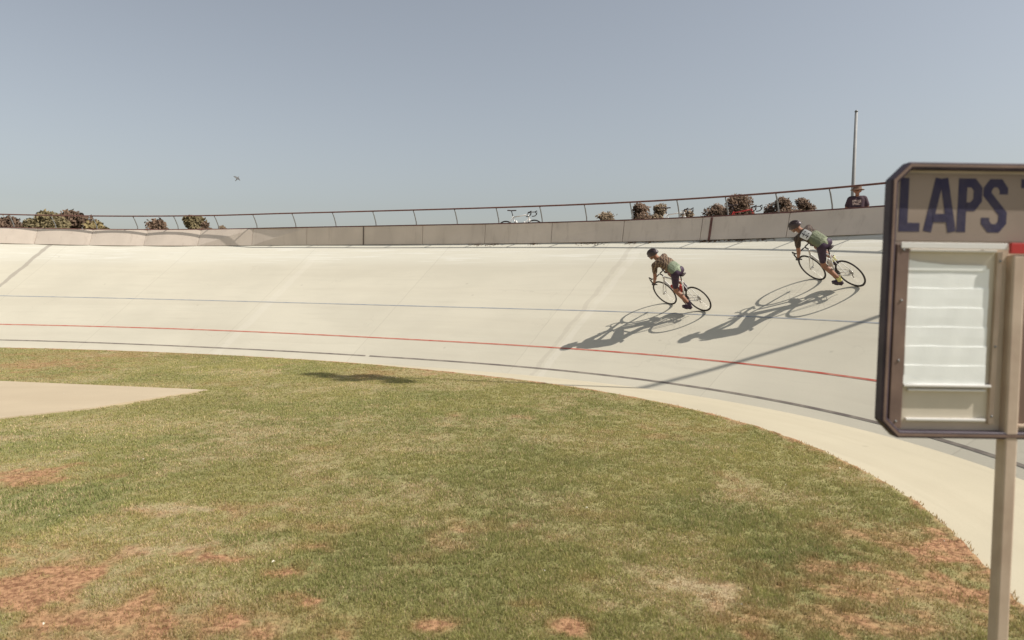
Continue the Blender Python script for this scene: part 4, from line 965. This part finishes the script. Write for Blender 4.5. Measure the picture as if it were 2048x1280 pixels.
letter('letter_s', [[(2007, 386), (2007, T_+20), (1998, T_+h_), (1982, T_+h_), (1973, T_+20), (1973, 386), (2007, 424), (2007, B_-20), (1997, B_-h_), (1981, B_-h_), (1971, B_-20), (1971, 432)]], 15.5)
letter('letter_t', [[(2040, T_+h_), (2092, T_+h_)], [(2066, T_+h_*2), (2066, B_)]])
letter('letter_o', [[(2124, T_+h_), (2138, T_+h_), (2150, T_+22), (2150, B_-22), (2138, B_-h_), (2124, B_-h_), (2112, B_-22), (2112, T_+22), (2124.01, T_+h_)]], 15)
letter('letter_g', [[(2230, 386), (2230, T_+20), (2220, T_+h_), (2204, T_+h_), (2194, T_+20), (2194, B_-20), (2204, B_-h_), (2220, B_-h_), (2230, B_-20), (2230, 418), (2212, 418)]], 15)
letter('letter_o', [[(2274, T_+h_), (2288, T_+h_), (2298, T_+22), (2298, B_-22), (2288, B_-h_), (2274, B_-h_), (2262, B_-22), (2262, T_+22), (2274.01, T_+h_)]], 15)
rect('header_shade_panel', 1783, 349, 2326, 482, -.003, -.0004, mat('tan_header_shade', (.29, .23, .185), .75, var=.1, scale=3), sg)  # dark colour stands in for the frame's shadow over the lettering
ho = empty('card_holder', (0, 0, 0)); ho.parent = sg
def hrect(*a, **k): return rect(*a, parent=ho, **k)
rect('lower_panel', 1809, 500, 1985, 845, -.0045, -.0006, mPaper, ho)
rect('stile', 1783, 489, 1808, 856, -.022, -.0006, mRim, ho); rect('stile', 1984, 502, 1994, 846, -.018, -.0006, mMul, ho)
rect('top_rail', 1790, 485, 2000, 497, -.026, -.0225, M['white'], ho); rect('inner_rail', 1811, 498, 1983, 503, -.017, -.0050, M['white'], ho)
rect('lower_rail', 1809, 767, 1984, 772, -.024, -.005, M['white'], ho); rect('lower_rail', 1820, 777, 1976, 781, -.018, -.005, M['white'], ho)
rect('bottom_rail', 1818, 836, 1978, 841, -.018, -.005, M['white'], ho)
for k in range(6):
    y0 = 536+k*38.6; y1 = y0+39.6; x0, x1 = 1810+random.uniform(-1, 1), 1974+random.uniform(-2, 1); d = -.0085-.0004*k
    d = -.0065-.0016*k; (a, t_), (b, u_) = L2(x0, y0), L2(x1, y1); vs = []
    for q in range(17):
        x = a+(b-a)*q/16; wv = .0004*math.sin(q*.6+k*2)+.0002*math.sin(q*1.5+k); sg_ = .0008*math.sin(q*.5+k*1.3)
        vs += [(x, d+.006, t_+sg_+.0015), (x, d-.0002+wv, t_+sg_-.0008), (x, d-.0004+wv*.5, (t_+u_)/2), (x, d+wv, u_)]
    fs = [(4*q+e, 4*q+e+1, 4*q+e+5, 4*q+e+4) for q in range(16) for e in range(3)]
    obj('card_leaf', MB().add(vs, fs).mesh(flat=True), mCard, ho)
(a, t_), (b, u_) = L2(1810, 519), L2(1966, 540); vs = []
for q in range(9):
    f_ = q/8; x = a+(b-a)*f_; tz = t_-(t_-u_)*.62*(f_**.6 if f_ < .5 else .66+.1*f_); vs += [(x, -.0105, tz), (x, -.0095, u_)]
obj('card_leaf', MB().add(vs, [(2*q, 2*q+1, 2*q+3, 2*q+2) for q in range(8)], True).mesh(), mCard, ho)
# curled bottom corner of the last leaf
(a, t_), (b, u_) = L2(1808, 748), L2(1860, 766); obj('card_curl', MB().add([(a, -.016, t_), (a, -.018, u_), ((a+b)/2, -.017, (t_+u_)/2+.004), (b, -.012, u_)], [(0, 1, 2), (1, 3, 2)], True).mesh(), mCard, ho)
for x, y in ((1796, 500), (1796, 600), (1796, 720), (1796, 842), (1989, 520), (1989, 690), (1989, 830), (1830, 491), (1960, 491)):
    q = L2(x, y); obj('screw', MB().disc((q[0], -.0235 if x < 1900 else -.0195, q[1]), (0, 1, 0), .0042, .0016, 10).mesh(), M['galv'], ho)
# second holder on the right of the post
h2 = empty('card_holder', (0, 0, 0)); h2.parent = sg
rect('recess', 2040, 512, 2310, 846, -.006, -.0006, mRec, h2); rect('stile', 2310, 500, 2320, 848, -.02, -.0006, mMul, h2); rect('top_rail', 2003, 484, 2322, 505, -.036, -.0225, M['red'], h2, label='red top rail of the right holder'); rect('bottom_rail', 2044, 846, 2310, 852, -.02, -.0006, mMul, h2)
rect('inner_rail', 2034, 507, 2310, 512, -.02, -.007, mMul, h2)
# the post: a pale square tube running up the face of the board
px_w = .068
for x in (0,):
    zt_ = zc(507); q = []
    for z, cx_ in ((-.1, .047), (zt_, .018)):
        for dx, dy in ((-.025, -.034), (.025, -.034), (.025, .018), (-.025, .018)): q.append((cx_+dx, dy, z))
    o = obj('post', fix_normals(MB().add(q, [(0, 3, 2, 1), (4, 5, 6, 7), (0, 1, 5, 4), (1, 2, 6, 5), (2, 3, 7, 6), (3, 0, 4, 7)]).mesh(flat=True)), mMul, sg); md = o.modifiers.new('bevel', 'BEVEL'); md.width = .008; md.segments = 3
o = obj('post', MB().box(((2262-PXC)/SCL, .10, zc(400)/2-.05), (px_w/2, .03, zc(400)/2+.05)).mesh(), mMul, sg); md = o.modifiers.new('bevel', 'BEVEL'); md.width = .008; md.segments = 3
